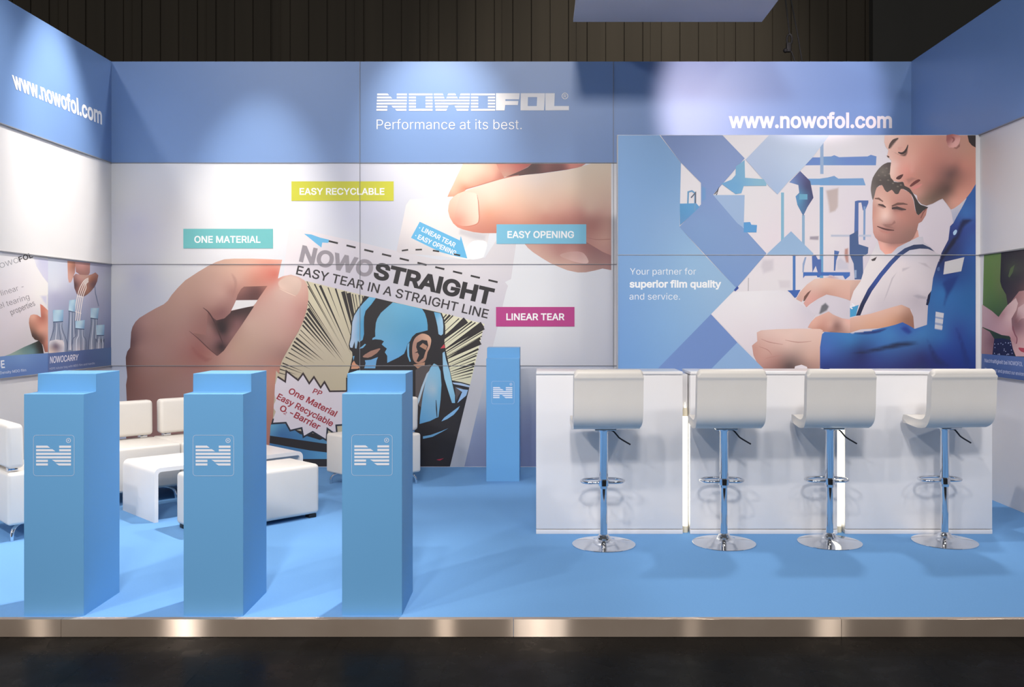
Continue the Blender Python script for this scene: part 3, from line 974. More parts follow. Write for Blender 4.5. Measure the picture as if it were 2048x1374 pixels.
M.poly('printed_comic', Eq([(630, 1225), (737, 1205), (680, 1237)]), (168, 40, 66))

# starburst with its lines
C = cr(530, 720, 8.533)
burst = C([(215, 285), (345, 370), (365, 190), (565, 345), (650, 230), (755, 400), (835, 290), (950, 470), (1015, 375), (1105, 535), (1420, 530), (1560, 700), (1400, 900), (1345, 1105), (1215, 1115), (1225, 1240), (1160, 1240),
           (1065, 1170), (1050, 1370), (815, 1225), (655, 1315), (625, 1160), (430, 1205), (355, 1070), (120, 1085), (140, 1000), (185, 880), (130, 800), (185, 690), (150, 500)])
M.poly('printed_starburst', burst, (206, 198, 206))
M.stroke('printed_starburst', burst[:11], 3.4, (50, 38, 42))
M.stroke('printed_starburst', burst[13:26], 3.4, (40, 44, 56))
RED = (150, 42, 54)
M.text('starburst_lettering', 'PP', (624.5, 785.5), (641.5, 791.8), 9.5, RED, 0.02, shear=0.12)
M.text('starburst_lettering', 'One Material', (575.5, 785.5), (669.8, 833.5), 11.8, RED, 0.02, shear=0.06)
M.text('starburst_lettering', 'Easy Recyclable', (552.5, 797.0), (662.8, 853.2), 11.8, RED, 0.02, shear=0.06)
M.text('starburst_lettering', 'O', (558.2, 820.0), (569.6, 825.8), 11.8, RED, 0.02)
M.text('starburst_lettering', '2', (566.4, 827.4), (571.8, 830.0), 6.2, RED, 0.008)
M.text('starburst_lettering', '-Barrier', (577.5, 829.3), (636.8, 859.6), 11.8, RED, 0.02, shear=0.06)

# the left thumb lies over the packet
M.poly('printed_left_hand', A([(1668, 292), (1720, 268), (1800, 252), (1880, 275), (1940, 310), (1970, 360), (1980, 440), (1978, 520), (1965, 600), (1930, 720), (1880, 830), (1820, 930), (1760, 1040), (1710, 1130), (1690, 1200), (1680, 1270)])
       + [(552, 741), (550, 770), (546, 835), (541, 852), (536, 933), (440, 933), (440, 760)] + A([(1050, 1150), (1052, 1085), (1115, 1030), (1220, 880), (1290, 780), (1350, 690), (1425, 575), (1460, 512), (1560, 368)]), hc, step=5)
M.poly('printed_left_hand', A([(1665, 330), (1720, 285), (1820, 265), (1900, 300), (1915, 370), (1880, 450), (1840, 470), (1770, 435), (1690, 398)]),
       A([(1720, 330, (214, 184, 168)), (1850, 300, (220, 190, 174)), (1850, 450, (206, 176, 160)), (1700, 390, (222, 190, 174))]), smooth=4, feather=3)
M.stroke('printed_left_hand', A([(1680, 395), (1770, 438), (1850, 472)]), [0.5, 1.6, 0.8], (226, 200, 180), smooth=4)

# the four caption tags
sub = {}
for k, (u0, v0, u1, v1, col, tx, tS, tE, cap) in enumerate((
        (582.8, 362.7, 787.3, 401.7, (202, 200, 50), 'EASY RECYCLABLE', (599.1, 389.1), (768.9, 389.1), 12.6),
        (366.6, 457.6, 546, 496.7, (112, 190, 190), 'ONE MATERIAL', (388.6, 485.2), (521, 485.2), 12.9),
        (993, 448.6, 1172.5, 487.7, (122, 190, 216), 'EASY OPENING', (1014.8, 475.6), (1148, 475.6), 13),
        (992, 614, 1149, 653, (184, 62, 132), 'LINEAR TEAR', (1012.6, 640), (1129, 640), 12.8))):
    M.rect('caption_tag#%d' % k, u0, v0, u1, v1, col)
    M.text('tag_lettering#%d' % k, tx, tS, tE, cap, (246, 246, 244), 0.02)
    sub['tag_lettering#%d' % k] = 'caption_tag#%d' % k
sub['packet_lettering'] = 'printed_packet'
sub['starburst_lettering'] = 'printed_starburst'
mo = M.finish(sub)
for k, lb in enumerate(('yellow caption tag', 'teal caption tag', 'sky blue caption tag', 'magenta caption tag')):
    mo['caption_tag#%d' % k]['label'] = lb

# ------------------------------------------------------------------ logo and lettering on the blue band
sign = thing('logo_sign', 'white striped company logo above a slogan on the blue band of the back wall', 'sign', ((945 - CU) * YB / F, YB, 3.2))
S = Print(sign, 'y', YB - 0.003)
O = cr(740, 170, 4.876)
WH = (248, 244, 243)
rows = [92, 122, 152, 182, 212, 242]


def stripe(x0, x1, r, s0=0, s1=0):
    y = rows[r]
    S.poly('logo_lettering', O([(x0, y - 9), (x1, y - 9), (x1 + s1, y + 9), (x0 + s0, y + 9)]), WH)


for r in range(6):
    l_, rt = 70 - r * 1.5, 360 - r * 1.0
    if r == 0:
        stripe(l_, 172, r, 0, 14)
        stripe(262, rt, r)
    elif r == 1:
        stripe(l_, 200, r, 0, 16)
        stripe(262, rt, r)
    elif r in (2, 3):
        stripe(l_, rt, r)
    elif r == 4:
        stripe(l_, 170, r)
        stripe(210, rt, r, 16)
    else:
        stripe(l_, 168, r)
        stripe(245, rt, r, 14)
    for (a, h0, h1, b) in ((380, 448, 542, 610), (985, 1055, 1150, 1220)):
        if r in (0, 5):
            stripe(a, b, r)
        else:
            stripe(a, h0, r)
            stripe(h1, b, r)
    if r == 0:
        stripe(622, 708, r, 2, 8)
        stripe(764, 832, r, -8, 8)
        stripe(884, 974, r, -6, 0)
    elif r == 1:
        stripe(625, 718, r, 2, 8)
        stripe(752, 846, r, -8, 10)
        stripe(874, 972, r, -6, 0)
    elif r in (2, 3):
        stripe(628 + r * 2, 970, r)
    elif r == 4:
        stripe(636, 764, r, 0, -8)
        stripe(826, 964, r, 8, 0)
    else:
        stripe(640, 752, r, 0, -8)
        stripe(840, 958, r, 8, 0)
S.poly('logo_lettering', O([(1228, 80), (1460, 80), (1455, 140), (1320, 140), (1320, 155), (1447, 155), (1442, 195), (1318, 195), (1312, 248), (1228, 248)]), WH)
S.poly('logo_lettering', O([(1470, 80), (1705, 80), (1705, 118), (1470, 118)]), WH)
S.poly('logo_lettering', O([(1468, 205), (1700, 205), (1697, 248), (1468, 248)]), WH)
S.poly('logo_lettering', O([(1470, 118), (1540, 118), (1538, 205), (1468, 205)]), WH)
S.poly('logo_lettering', O([(1630, 118), (1705, 118), (1700, 205), (1626, 205)]), WH)
S.poly('logo_lettering', O([(1710, 80), (1802, 80), (1797, 205), (1940, 205), (1940, 246), (1710, 248)]), WH)
S.stroke('logo_lettering', O([(1901 + 28 * math.cos(a * PI / 14), 107 + 28 * math.sin(a * PI / 14)) for a in range(28)]), 1.5, WH, closed=True)
S.text('logo_lettering', 'R', O([(1889, 123)])[0], O([(1915, 123)])[0], 6.4, WH, 0.01)
S.text('slogan_lettering', 'Performance at its best.', (753.3, 258.6), (1043.5, 258.6), 19.7, WH, -0.006)
S.finish()

sg = thing('web_address', 'white web address lettering on the blue band above the picture of two workers', 'lettering', ((1620 - CU) * YB / F, YB, 3.1))
S = Print(sg, 'y', YB - 0.003)
S.text('web_lettering', 'www.nowofol.com', (1457.4, 254.9), (1784, 254.9), 21.2, (240, 232, 230), 0.026, ref='x')
S.finish()
sg = thing('web_address', 'white web address lettering on the blue band of the left wall', 'lettering', (XL, 7.6, 3.2))
S = Print(sg, 'x', XL + 0.003, 1)
S.text('web_lettering', 'www.nowofol.com', (28.5, 175.5), (204, 248), 24, (250, 248, 248), 0.026, ref='x', upS=(-4.5, -24.5), upE=(-0.2, -22.6))
S.finish()

# ------------------------------------------------------------------ picture panel with two workers
pic = thing('picture_panel', 'large printed picture of two workers in blue and grey behind the bar counter', 'picture', (2.2, YP, 0.0))
P = Print(pic, 'y', YP)
Q = cr(1220, 250, 2.748)
I = cr(1640, 262, 6.302)
J = cr(1640, 460, 4.907)
K = cr(1400, 440, 4.58)
PR = 1951.5
T0 = 270.6
pb = [(1236.0, T0), (PR, T0), (PR, 800), (1236.0, 800)]
P.poly('printed_backdrop', pb, [(1300, 400, (230, 224, 228)), (1480, 420, (234, 230, 232)), (1550, 480, (238, 226, 232)), (1700, 300, (242, 236, 240)), (1700, 450, (230, 220, 228)), (1660, 480, (236, 228, 230)),
                               (1560, 560, (234, 228, 230)), (1760, 560, (208, 198, 208)), (1850, 450, (214, 204, 212)), (1500, 700, (228, 222, 228)), (1650, 520, (228, 220, 226))], step=20)
BB1, BB2, BB3 = (112, 146, 212), (126, 168, 216), (108, 164, 206)
W = 'printed_workshop'
# machine frames in the background
P.poly(W, Q([(1100, 178), (1205, 178), (1205, 220), (1060, 222)]), BB1)
P.poly(W, I([(0, 325), (140, 320), (180, 305), (240, 330), (420, 325), (600, 320), (640, 300), (712, 320), (705, 432), (0, 432)]), I([(0, 380, BB2), (350, 380, (116, 148, 214)), (680, 380, (112, 148, 208))]), step=6)
P.poly(W, I([(0, 600), (100, 585), (180, 565), (230, 600), (545, 595), (575, 685), (0, 685)]), BB2)
P.poly(W, Q([(1085, 295), (1205, 295), (1205, 330), (1095, 330)]), (122, 170, 220))
P.rect(W, 1640.5, T0, 1647, 348, (160, 186, 220))
P.rect(W, 1639.5, 374, 1646.5, 556, BB3)
P.rect(W, 1604, 430, 1609.5, 508, (150, 182, 212))
P.rect(W, 1562, 385, 1568, 495, (140, 190, 216))
P.poly(W, Q([(985, 315), (1045, 253), (1100, 308), (1118, 400), (1085, 452), (1062, 500), (1030, 440), (1020, 392), (1040, 372), (1035, 330)]), Q([(1060, 290, (92, 98, 148)), (1080, 340, (76, 80, 124)), (1050, 400, (90, 150, 190)), (1090, 420, (80, 96, 140)), (1000, 315, (120, 150, 205))]), step=4)
P.poly(W, Q([(1040, 380), (1085, 380), (1085, 410), (1040, 410)]), (112, 176, 206))
P.poly(W, I([(60, 740), (245, 700), (240, 960), (200, 1020), (110, 1050), (90, 900)]), (206, 188, 184), feather=5)
P.poly(W, I([(440, 885), (480, 875), (610, 875), (610, 905), (575, 990), (540, 1000), (520, 900), (486, 905), (484, 1374), (430, 1374)]), (84, 112, 172))
P.poly(W, I([(548, 950), (575, 950), (570, 1374), (545, 1374)]), (128, 158, 200))
P.poly(W, I([(130, 1300), (650, 1300), (650, 1340), (130, 1340)]), (190, 196, 214), feather=3)
P.poly(W, J([(290, 50), (330, 30), (370, 0), (380, 140), (475, 170), (470, 230), (420, 260), (425, 485), (340, 485), (330, 330), (290, 240)]), (74, 98, 144))
P.rect(W, 1709, 540, 1713, 556, (150, 170, 200))
P.poly(W, J([(235, 180), (285, 165), (290, 330), (250, 330), (230, 250)]), (190, 142, 132), feather=4)
P.poly(W, J([(150, 300), (200, 260), (290, 330), (290, 400), (160, 400)]), (206, 202, 214), feather=5)
P.poly(W, J([(140, 200), (190, 210), (160, 300), (150, 400), (135, 400)]), (80, 112, 172))
P.poly(W, K([(945, 478), (1374, 478), (1374, 510), (1330, 545), (1310, 510), (1100, 510), (1095, 525), (1075, 525), (1070, 510), (960, 512), (945, 535)]), (68, 112, 186))
P.poly(W, K([(1025, 330), (1060, 325), (1080, 360), (1110, 360), (1110, 500), (1085, 500), (1060, 420), (1030, 480)]), (84, 112, 176))
P.poly(W, K([(940, 400), (960, 340), (975, 340), (955, 420), (950, 480), (938, 480)]), (150, 170, 205))
P.rect(W, 1585.5, 511.5, 1591, 592, (76, 124, 190))
P.poly(W, K([(1000, 145), (1095, 140), (1090, 190), (1000, 185)]), (170, 160, 172), feather=3)
P.poly(W, K([(560, 350), (690, 345), (690, 470), (600, 500), (575, 520), (540, 430)]), (216, 208, 214), feather=8)
P.poly(W, K([(700, 540), (840, 540), (840, 635), (720, 635)]), (222, 214, 218), feather=6)
P.poly(W, K([(440, 530), (448, 530), (446, 650), (438, 650)]), (190, 184, 188))
P.poly(W, K([(1190, 500), (1260, 520), (1310, 545), (1200, 545), (1140, 530)]), (206, 174, 176), feather=4)
P.poly(W, K([(800, 645), (920, 640), (885, 705), (868, 715), (830, 670)]), (64, 104, 178))
# the far worker
T = 'printed_far_worker'
P.poly(T, J([(0, 490), (160, 490), (400, 492), (400, 520), (330, 620), (300, 695), (240, 672), (120, 640), (40, 632), (0, 650)]), J([(60, 560, (224, 182, 166)), (250, 540, (228, 190, 172)), (350, 600, (200, 160, 148)), (200, 650, (206, 158, 142))]), step=5)
P.poly(T, K([(880, 725), (915, 660), (980, 590), (1050, 540), (1150, 528), (1374, 558), (1374, 735), (1260, 702), (1160, 682), (1080, 722), (1005, 772), (975, 802), (948, 762), (985, 702), (970, 692), (930, 752)]),
       K([(960, 640, (226, 184, 168)), (1060, 580, (232, 198, 184)), (1150, 600, (228, 186, 168)), (1300, 640, (222, 178, 162)), (1000, 740, (226, 168, 158)), (1150, 670, (206, 158, 142)), (910, 720, (214, 172, 158))]), step=4)
P.poly(T, K([(955, 700), (985, 665), (1020, 640), (985, 700), (960, 740), (945, 745)]), (120, 84, 76))
P.poly(T, J([(560, 110), (590, 190), (640, 240), (700, 230), (760, 170), (870, 110), (960, 70), (1010, 65), (1020, 120), (1090, 170), (1140, 225), (1190, 240), (1150, 370), (1120, 470), (1100, 590), (1060, 660), (1060, 740),
             (1070, 925), (930, 965), (900, 780), (800, 735), (700, 760), (450, 820), (350, 855), (280, 850), (290, 760), (300, 690), (330, 600), (400, 500), (430, 400), (470, 320), (500, 250), (540, 170)]),
       J([(560, 300, (230, 222, 222)), (600, 450, (226, 218, 220)), (420, 620, (232, 224, 224)), (350, 760, (226, 216, 220)), (800, 300, (222, 212, 216)), (1000, 300, (208, 200, 206)), (900, 450, (216, 206, 210)),
          (750, 600, (214, 204, 208)), (1000, 600, (210, 200, 206)), (950, 680, (190, 180, 188)), (600, 720, (206, 196, 202)), (1000, 850, (200, 190, 198)), (900, 120, (198, 196, 206)), (800, 190, (186, 188, 204)), (1060, 230, (196, 188, 196))]), step=5)
P.poly(T, J([(880, 640), (960, 625), (1060, 650), (1050, 690), (960, 680)]), (166, 158, 170), feather=5, alpha=0.8)
P.poly(T, J([(780, 380), (720, 480), (660, 640), (600, 760), (640, 640), (700, 470)]), (186, 176, 184), feather=3, alpha=0.8)
P.poly(T, J([(800, 370), (920, 350), (860, 390), (800, 420)]), (190, 180, 188), feather=4, alpha=0.8)
P.poly(T, J([(930, 310), (1040, 320), (1120, 400), (1030, 360)]), (182, 172, 180), feather=4, alpha=0.8)
P.poly(T, J([(530, 0), (570, 110), (590, 190), (640, 240), (700, 230), (760, 170), (870, 115), (970, 65), (960, 0)]),
       J([(580, 60, (194, 142, 132)), (620, 130, (228, 172, 158)), (660, 200, (232, 168, 152)), (720, 170, (206, 146, 132)), (700, 110, (150, 112, 106)), (820, 60, (150, 108, 100)), (930, 30, (208, 156, 142)), (640, 60, (170, 122, 114))]), step=4)
P.poly(T, J([(500, 292), (560, 262), (540, 300), (515, 305)]), (70, 62, 64))
P.poly(T, J([(750, 240), (830, 180), (920, 145), (1010, 140), (1080, 172), (1125, 212), (1060, 186), (980, 182), (880, 198), (790, 258), (710, 340), (610, 460), (510, 600), (440, 730), (395, 838), (352, 842), (400, 720), (470, 580), (580, 430), (680, 310)]),
       J([(900, 160, (44, 58, 92)), (700, 320, (56, 80, 140)), (550, 500, (52, 78, 150)), (420, 740, (36, 42, 72)), (1080, 185, (52, 66, 100))]), step=3)
P.poly(T, J([(288, 765), (380, 735), (352, 842), (272, 862)]), (72, 156, 202))
P.text(T, 'N', J([(312, 778)])[0], J([(345, 740)])[0], 7.0, (236, 236, 240), 0.03)
P.poly(T, J([(0, 915), (80, 832), (130, 830), (250, 880), (350, 850), (500, 820), (700, 760), (800, 733), (880, 768), (915, 850), (925, 965), (850, 935), (700, 955), (400, 975), (290, 1010), (160, 1010), (0, 990)]),
       J([(60, 900, (224, 176, 160)), (200, 930, (200, 156, 142)), (400, 880, (222, 178, 158)), (600, 830, (222, 178, 158)), (780, 780, (214, 170, 150)), (850, 870, (158, 114, 94)), (700, 930, (206, 150, 120)), (150, 940, (150, 110, 100)), (500, 930, (216, 166, 140))]), step=5)
P.poly(T, K([(980, 985), (1020, 930), (1060, 890), (1180, 838), (1222, 870), (1300, 900), (1374, 908), (1374, 1030), (1240, 1015), (1120, 1025), (1060, 1005)]),
       K([(1050, 950, (226, 174, 156)), (1180, 870, (222, 176, 160)), (1200, 960, (206, 160, 146)), (1250, 970, (150, 112, 104)), (1330, 950, (220, 178, 164)), (1100, 1000, (196, 140, 122)), (1150, 930, (212, 160, 144))]), step=4)
FC = I([(800, 780, (224, 174, 158)), (740, 900, (228, 184, 168)), (700, 1050, (216, 162, 146)), (820, 1080, (240, 203, 190)), (900, 860, (212, 158, 142)), (1000, 860, (202, 147, 134)), (1000, 1050, (197, 137, 124)),
        (1120, 1000, (182, 127, 114)), (1100, 1150, (177, 124, 112)), (850, 1200, (176, 127, 117)), (720, 1280, (206, 152, 140)), (820, 1310, (196, 142, 130)), (1000, 1280, (166, 120, 110)), (1130, 1280, (152, 112, 102)), (760, 1370, (184, 132, 122)), (900, 1400, (160, 116, 108)), (1080, 1390, (146, 106, 98)),
        (1300, 1080, (176, 122, 110)), (700, 960, (212, 160, 146)), (860, 1000, (234, 188, 172)), (940, 1000, (190, 136, 124)), (1330, 1000, (190, 136, 122))])
P.poly(T, I([(700, 720), (780, 680), (840, 720), (900, 720), (950, 740), (1020, 720), (1140, 780), (1180, 880), (1200, 1000), (1230, 1060), (1290, 1015), (1355, 960), (1335, 1060), (1285, 1140), (1242, 1165), (1222, 1250), (1200, 1300), (1180, 1345), (1130, 1392), (1040, 1418), (900, 1424), (800, 1404), (730, 1378),
             (694, 1340), (670, 1280), (660, 1100), (665, 900), (682, 800)]), FC, step=4)
P.poly(T, I([(640, 740), (645, 680), (665, 590), (720, 500), (760, 455), (810, 415), (890, 395), (920, 480), (930, 640), (1040, 640), (1110, 700), (1170, 780), (1230, 880), (1270, 930), (1365, 962), (1300, 1005), (1238, 1062), (1205, 1000), (1185, 880), (1150, 800),
             (1080, 745), (1020, 730), (990, 790), (945, 790), (905, 740), (850, 772), (810, 735), (780, 680), (715, 715), (690, 800), (667, 872), (648, 800)]),
       I([(700, 560, (108, 98, 92)), (820, 500, (118, 108, 100)), (760, 640, (90, 80, 76)), (880, 600, (86, 78, 74)), (950, 740, (84, 74, 70)), (1060, 690, (72, 62, 60)), (1180, 860, (66, 58, 56)), (1250, 980, (58, 54, 52)), (660, 760, (122, 112, 108)), (850, 460, (100, 88, 84))]), smooth=2, step=4)
random.seed(3)
for q in ((720, 560), (770, 520), (820, 470), (800, 560), (850, 540), (740, 620), (840, 620), (900, 660), (960, 700), (1000, 680)):
    x, y = q
    P.poly(T, I([(x, y), (x + 22, y - 16), (x + 40, y + 6), (x + 16, y + 12)]), (140, 128, 118), smooth=3, feather=2, alpha=0.7)
P.poly(T, I([(890, 950), (1000, 950), (1100, 985), (1040, 1030), (920, 1020)]), (140, 98, 92), feather=6, alpha=0.6)
P.poly(T, I([(770, 1130), (830, 1170), (900, 1165), (945, 1110), (960, 1160), (900, 1200), (820, 1190)]), (150, 104, 96), feather=4, alpha=0.8)
P.poly(T, I([(700, 905), (790, 920), (850, 965), (800, 990), (720, 960)]), (168, 118, 106), feather=4, alpha=0.7)
P.stroke(T, I([(690, 850), (740, 852), (795, 890)]), [2, 4, 2], (128, 92, 82))
P.stroke(T, I([(905, 948), (980, 918), (1050, 916), (1105, 926)]), [3, 5, 4, 1.5], (116, 82, 74))
P.stroke(T, I([(735, 925), (790, 938), (830, 962)]), [2.5, 4.5, 2], (84, 62, 60))
P.stroke(T, I([(905, 975), (970, 968), (1030, 985), (1085, 990)]), [4, 6, 5, 2], (76, 58, 58))
P.stroke(T, I([(720, 1200), (790, 1228), (860, 1245), (935, 1252)]), [1.5, 3, 3.4, 1.5], (92, 56, 56), smooth=3)
P.poly(T, I([(750, 1155), (870, 1185), (960, 1230), (930, 1240), (820, 1215)]), (142, 104, 96), feather=4, alpha=0.7)
P.poly(T, I([(730, 1230), (830, 1262), (930, 1270), (850, 1300), (760, 1275)]), (196, 128, 118), feather=4, alpha=0.7)
P.stroke(T, I([(1340, 980), (1300, 1030), (1270, 1100)]), [2, 3, 2], (140, 88, 80))
# paper and table things
P.poly('printed_paper', K([(100, 860), (300, 660), (440, 652), (740, 643), (800, 660), (900, 760), (980, 800), (1060, 870), (1000, 960), (980, 1000), (900, 1060), (700, 1060), (480, 1130), (490, 1250), (420, 1190)]),
       K([(200, 850, (238, 232, 235)), (500, 750, (240, 236, 238)), (800, 760, (234, 228, 232)), (900, 900, (226, 216, 222)), (450, 1080, (232, 222, 226)), (980, 840, (216, 208, 216)), (700, 950, (232, 224, 230))]), step=8)
P.poly('printed_paper', K([(985, 800), (1080, 722), (1160, 682), (1260, 705), (1374, 740), (1374, 910), (1300, 900), (1222, 868), (1180, 838), (1062, 868), (1000, 820)]), K([(1050, 800, (218, 210, 218)), (1250, 780, (214, 206, 214)), (1350, 850, (208, 200, 208))]), step=6)
P.poly('printed_paper', K([(1080, 865), (1105, 780), (1150, 748), (1192, 790), (1168, 835), (1105, 870)]), (112, 112, 118), feather=4)
# the near worker
V = 'printed_near_worker'
P.poly(V, K([(520, 1030), (560, 1010), (700, 1000), (900, 995), (1100, 998), (1125, 1010), (1110, 1140), (1100, 1320), (1090, 1400), (590, 1400), (540, 1340), (490, 1240), (476, 1150), (525, 1110)]),
       K([(600, 1050, (228, 194, 182)), (900, 1060, (230, 198, 185)), (600, 1200, (213, 168, 155)), (800, 1150, (224, 188, 175)), (560, 1300, (202, 152, 140)), (700, 1300, (172, 127, 117)), (820, 1340, (100, 80, 78)), (1000, 1250, (207, 168, 153)),
          (1050, 1340, (180, 140, 128)), (500, 1170, (206, 156, 142)), (620, 1110, (222, 182, 170))]), step=4)
for st in ([(560, 1090), (640, 1120), (760, 1140)], [(540, 1160), (620, 1190), (660, 1240)], [(600, 1270), (680, 1250), (760, 1240)], [(780, 1100), (900, 1120), (1020, 1110)]):
    P.stroke(V, K(st), [0.6, 1.6, 0.6], (190, 140, 128), smooth=4)
P.poly(V, K([(870, 1340), (930, 1325), (980, 1345), (990, 1390), (860, 1390)]), (236, 226, 230))
jc = J([(60, 1200, (64, 98, 172)), (300, 1080, (58, 118, 178)), (700, 1030, (64, 122, 182)), (600, 1110, (58, 108, 172)), (400, 1200, (36, 50, 105)), (850, 950, (50, 88, 166)), (500, 1300, (42, 56, 122)), (1000, 1250, (40, 47, 107)),
        (1200, 600, (52, 112, 177)), (1250, 470, (42, 72, 142)), (1420, 600, (52, 102, 167)), (1450, 800, (47, 102, 167)), (1200, 1050, (52, 106, 172)), (1350, 1000, (47, 77, 152)), (1400, 1250, (37, 62, 137)), (1500, 1000, (44, 92, 162)),
        (1350, 160, (40, 60, 120)), (1450, 200, (50, 86, 157)), (1230, 300, (40, 52, 100)), (1200, 1180, (42, 72, 148)), (1300, 740, (52, 106, 172)), (150, 1050, (62, 116, 182)), (900, 1060, (60, 112, 172)), (1480, 60, (52, 84, 152)),
        (60, 1330, (40, 58, 128)), (800, 1330, (40, 50, 112)), (1000, 1020, (62, 120, 180)), (1100, 800, (54, 106, 168))]) + I([(1900, 900, (52, 98, 166)), (1850, 1050, (58, 108, 176)), (1750, 1250, (44, 62, 132)), (1950, 1200, (54, 78, 150))])
P.poly(V, J([(20, 1022), (45, 1000), (280, 1012), (500, 985), (650, 952), (740, 930), (810, 905), (860, 930), (930, 970), (1050, 930), (1060, 740), (1045, 690), (1095, 590), (1110, 470), (1140, 370), (1190, 230), (1260, 95)])
       + I([(1640, 1200), (1680, 1160), (1720, 1080), (1800, 900), (1900, 770)]) + [(1951.3, 368), (1951.3, 790), (1638, 790)] + J([(0, 1340), (0, 1150)]), jc, step=5)
dk = (26, 32, 62)
P.poly(V, J([(240, 1215), (400, 1180), (560, 1140), (780, 1085), (960, 1085), (1020, 1110), (860, 1150), (640, 1190), (420, 1225)]), dk, smooth=3, feather=14, alpha=0.95)
P.poly(V, J([(290, 1012), (500, 985), (680, 955), (580, 1015), (420, 1032)]), (34, 52, 116), smooth=3, feather=6)
P.poly(V, J([(780, 960), (850, 935), (915, 1000), (870, 1035), (820, 1010)]), (36, 62, 140), smooth=3, feather=7)
P.poly(V, J([(1185, 240), (1290, 80), (1390, -20), (1340, 130), (1255, 240), (1165, 370), (1130, 405)]), (24, 28, 58), feather=5)
P.poly(V, I([(1760, 1130), (1850, 1090), (1960, 1110), (1900, 1160), (1820, 1230), (1760, 1374), (1690, 1374)]), (26, 34, 76), smooth=3, feather=10)
P.poly(V, J([(1060, 640), (1090, 600), (1075, 700), (1060, 740), (1040, 735)]), (26, 34, 66))
P.poly(V, J([(1190, 500), (1370, 430), (1330, 560), (1270, 660), (1225, 770), (1198, 740), (1215, 620)]), (36, 62, 130), smooth=3, feather=8)
P.poly(V, J([(1040, 1040), (1100, 1120), (1180, 1240), (1300, 1340), (1120, 1340), (1060, 1180)]), (34, 46, 104), smooth=3, feather=14)
P.poly(V, J([(1300, 900), (1380, 1000), (1450, 1180), (1500, 1340), (1400, 1340), (1370, 1150)]), (36, 56, 124), smooth=3, feather=14)
P.poly(V, J([(1225, 312), (1417, 266), (1386, 405), (1210, 437)]), (206, 202, 206))
P.poly(V, J([(1135, 800), (1217, 815), (1195, 985), (1125, 972)]), (150, 164, 196))
for k in range(3):
    P.poly(V, J([(1137 - k * 4, 803 + k * 62), (1215 - k * 6, 818 + k * 62), (1211 - k * 6, 862 + k * 58), (1133 - k * 4, 848 + k * 58)]), (204, 204, 212))
P.poly(V, I([(1678, 1275), (1710, 1243), (1728, 1262), (1712, 1300), (1686, 1312)]), (170, 200, 226), smooth=3)
P.poly(V, J([(1150, 375), (1170, 362), (1175, 395), (1155, 402)]), (80, 104, 150), smooth=3)
P.poly(V, I([(1545, 850), (1600, 915), (1650, 990), (1668, 1070), (1680, 1162), (1720, 1085), (1780, 980), (1850, 845), (1750, 900), (1650, 930)]), I([(1650, 1000, (196, 194, 206)), (1720, 1050, (176, 180, 200)), (1800, 900, (206, 200, 206))]), step=5)
face = I([(815, 56), (810, 140), (830, 200), (862, 240), (850, 300), (842, 320), (872, 342), (900, 372), (888, 450), (880, 540), (892, 590), (930, 630), (990, 642), (1050, 640), (1065, 690), (1130, 722), (1150, 750), (1180, 790), (1222, 812), (1230, 870),
          (1280, 920), (1340, 940), (1420, 915), (1500, 870), (1545, 852), (1600, 920), (1650, 990), (1690, 975), (1760, 925), (1840, 850), (1900, 772)]) + [(1951.3, 368), (1951.3, T0), (1772, T0)]
P.poly(V, face, I([(900, 90, (242, 203, 188)), (850, 150, (240, 197, 182)), (1150, 100, (224, 167, 147)), (1300, 100, (220, 160, 140)), (1500, 150, (214, 152, 134)), (1700, 250, (205, 148, 132)), (1850, 250, (207, 152, 132)), (950, 420, (242, 197, 184)),
                   (900, 520, (247, 207, 192)), (1000, 480, (234, 172, 157)), (1080, 500, (230, 157, 142)), (1150, 350, (227, 167, 150)), (1300, 350, (214, 147, 130)), (1500, 350, (202, 137, 122)), (1650, 400, (186, 127, 114)), (1800, 450, (197, 132, 117)),
                   (1920, 550, (200, 137, 122)), (1100, 620, (207, 142, 127)), (1250, 550, (200, 140, 124)), (1400, 600, (186, 127, 114)), (1550, 600, (140, 98, 90)), (1650, 540, (122, 87, 82)), (1610, 740, (106, 78, 70)), (1420, 850, (122, 97, 84)),
                   (1300, 870, (150, 117, 102)), (1250, 780, (196, 142, 127)), (1750, 750, (197, 137, 120)), (1660, 870, (202, 147, 130)), (1530, 800, (112, 86, 76)), (1720, 480, (150, 104, 96)), (1700, 600, (140, 98, 88)), (930, 330, (236, 186, 170)), (1000, 340, (230, 172, 156))]), step=4)
P.poly(V, I([(858, 200), (880, 160), (930, 110), (990, 80), (1000, 95), (965, 140), (925, 190), (885, 235)]), (112, 90, 82), smooth=2, feather=4)
P.poly(V, I([(900, 240), (1000, 290), (1060, 275), (1095, 175), (1115, 240), (1085, 325), (1010, 315), (940, 280)]), (106, 78, 70), smooth=2, feather=5)
P.poly(V, I([(975, 200), (1010, 190), (1055, 195), (1035, 240), (1000, 262), (975, 235)]), (226, 168, 154), smooth=2, feather=3)
P.stroke(V, I([(985, 268), (1030, 282), (1068, 262), (1098, 212), (1108, 172)]), [2, 4.5, 4.5, 3, 1], (62, 44, 42), smooth=4)
P.stroke(V, I([(868, 222), (890, 170), (930, 122), (985, 92)]), [2, 5, 6, 2], (92, 72, 66), smooth=4)
P.poly(V, I([(840, 310), (862, 312), (878, 330), (860, 338)]), (96, 68, 62))
P.poly(V, I([(958, 602), (980, 570), (1050, 543), (1030, 588), (1000, 612)]), (88, 50, 48), smooth=2)
P.poly(V, I([(1130, 690), (1180, 640), (1240, 608), (1265, 625), (1205, 668), (1150, 702)]), (112, 56, 54), smooth=2)
P.poly(V, I([(1145, 722), (1200, 682), (1300, 655), (1262, 712), (1172, 752)]), (218, 138, 132), smooth=2, feather=3)
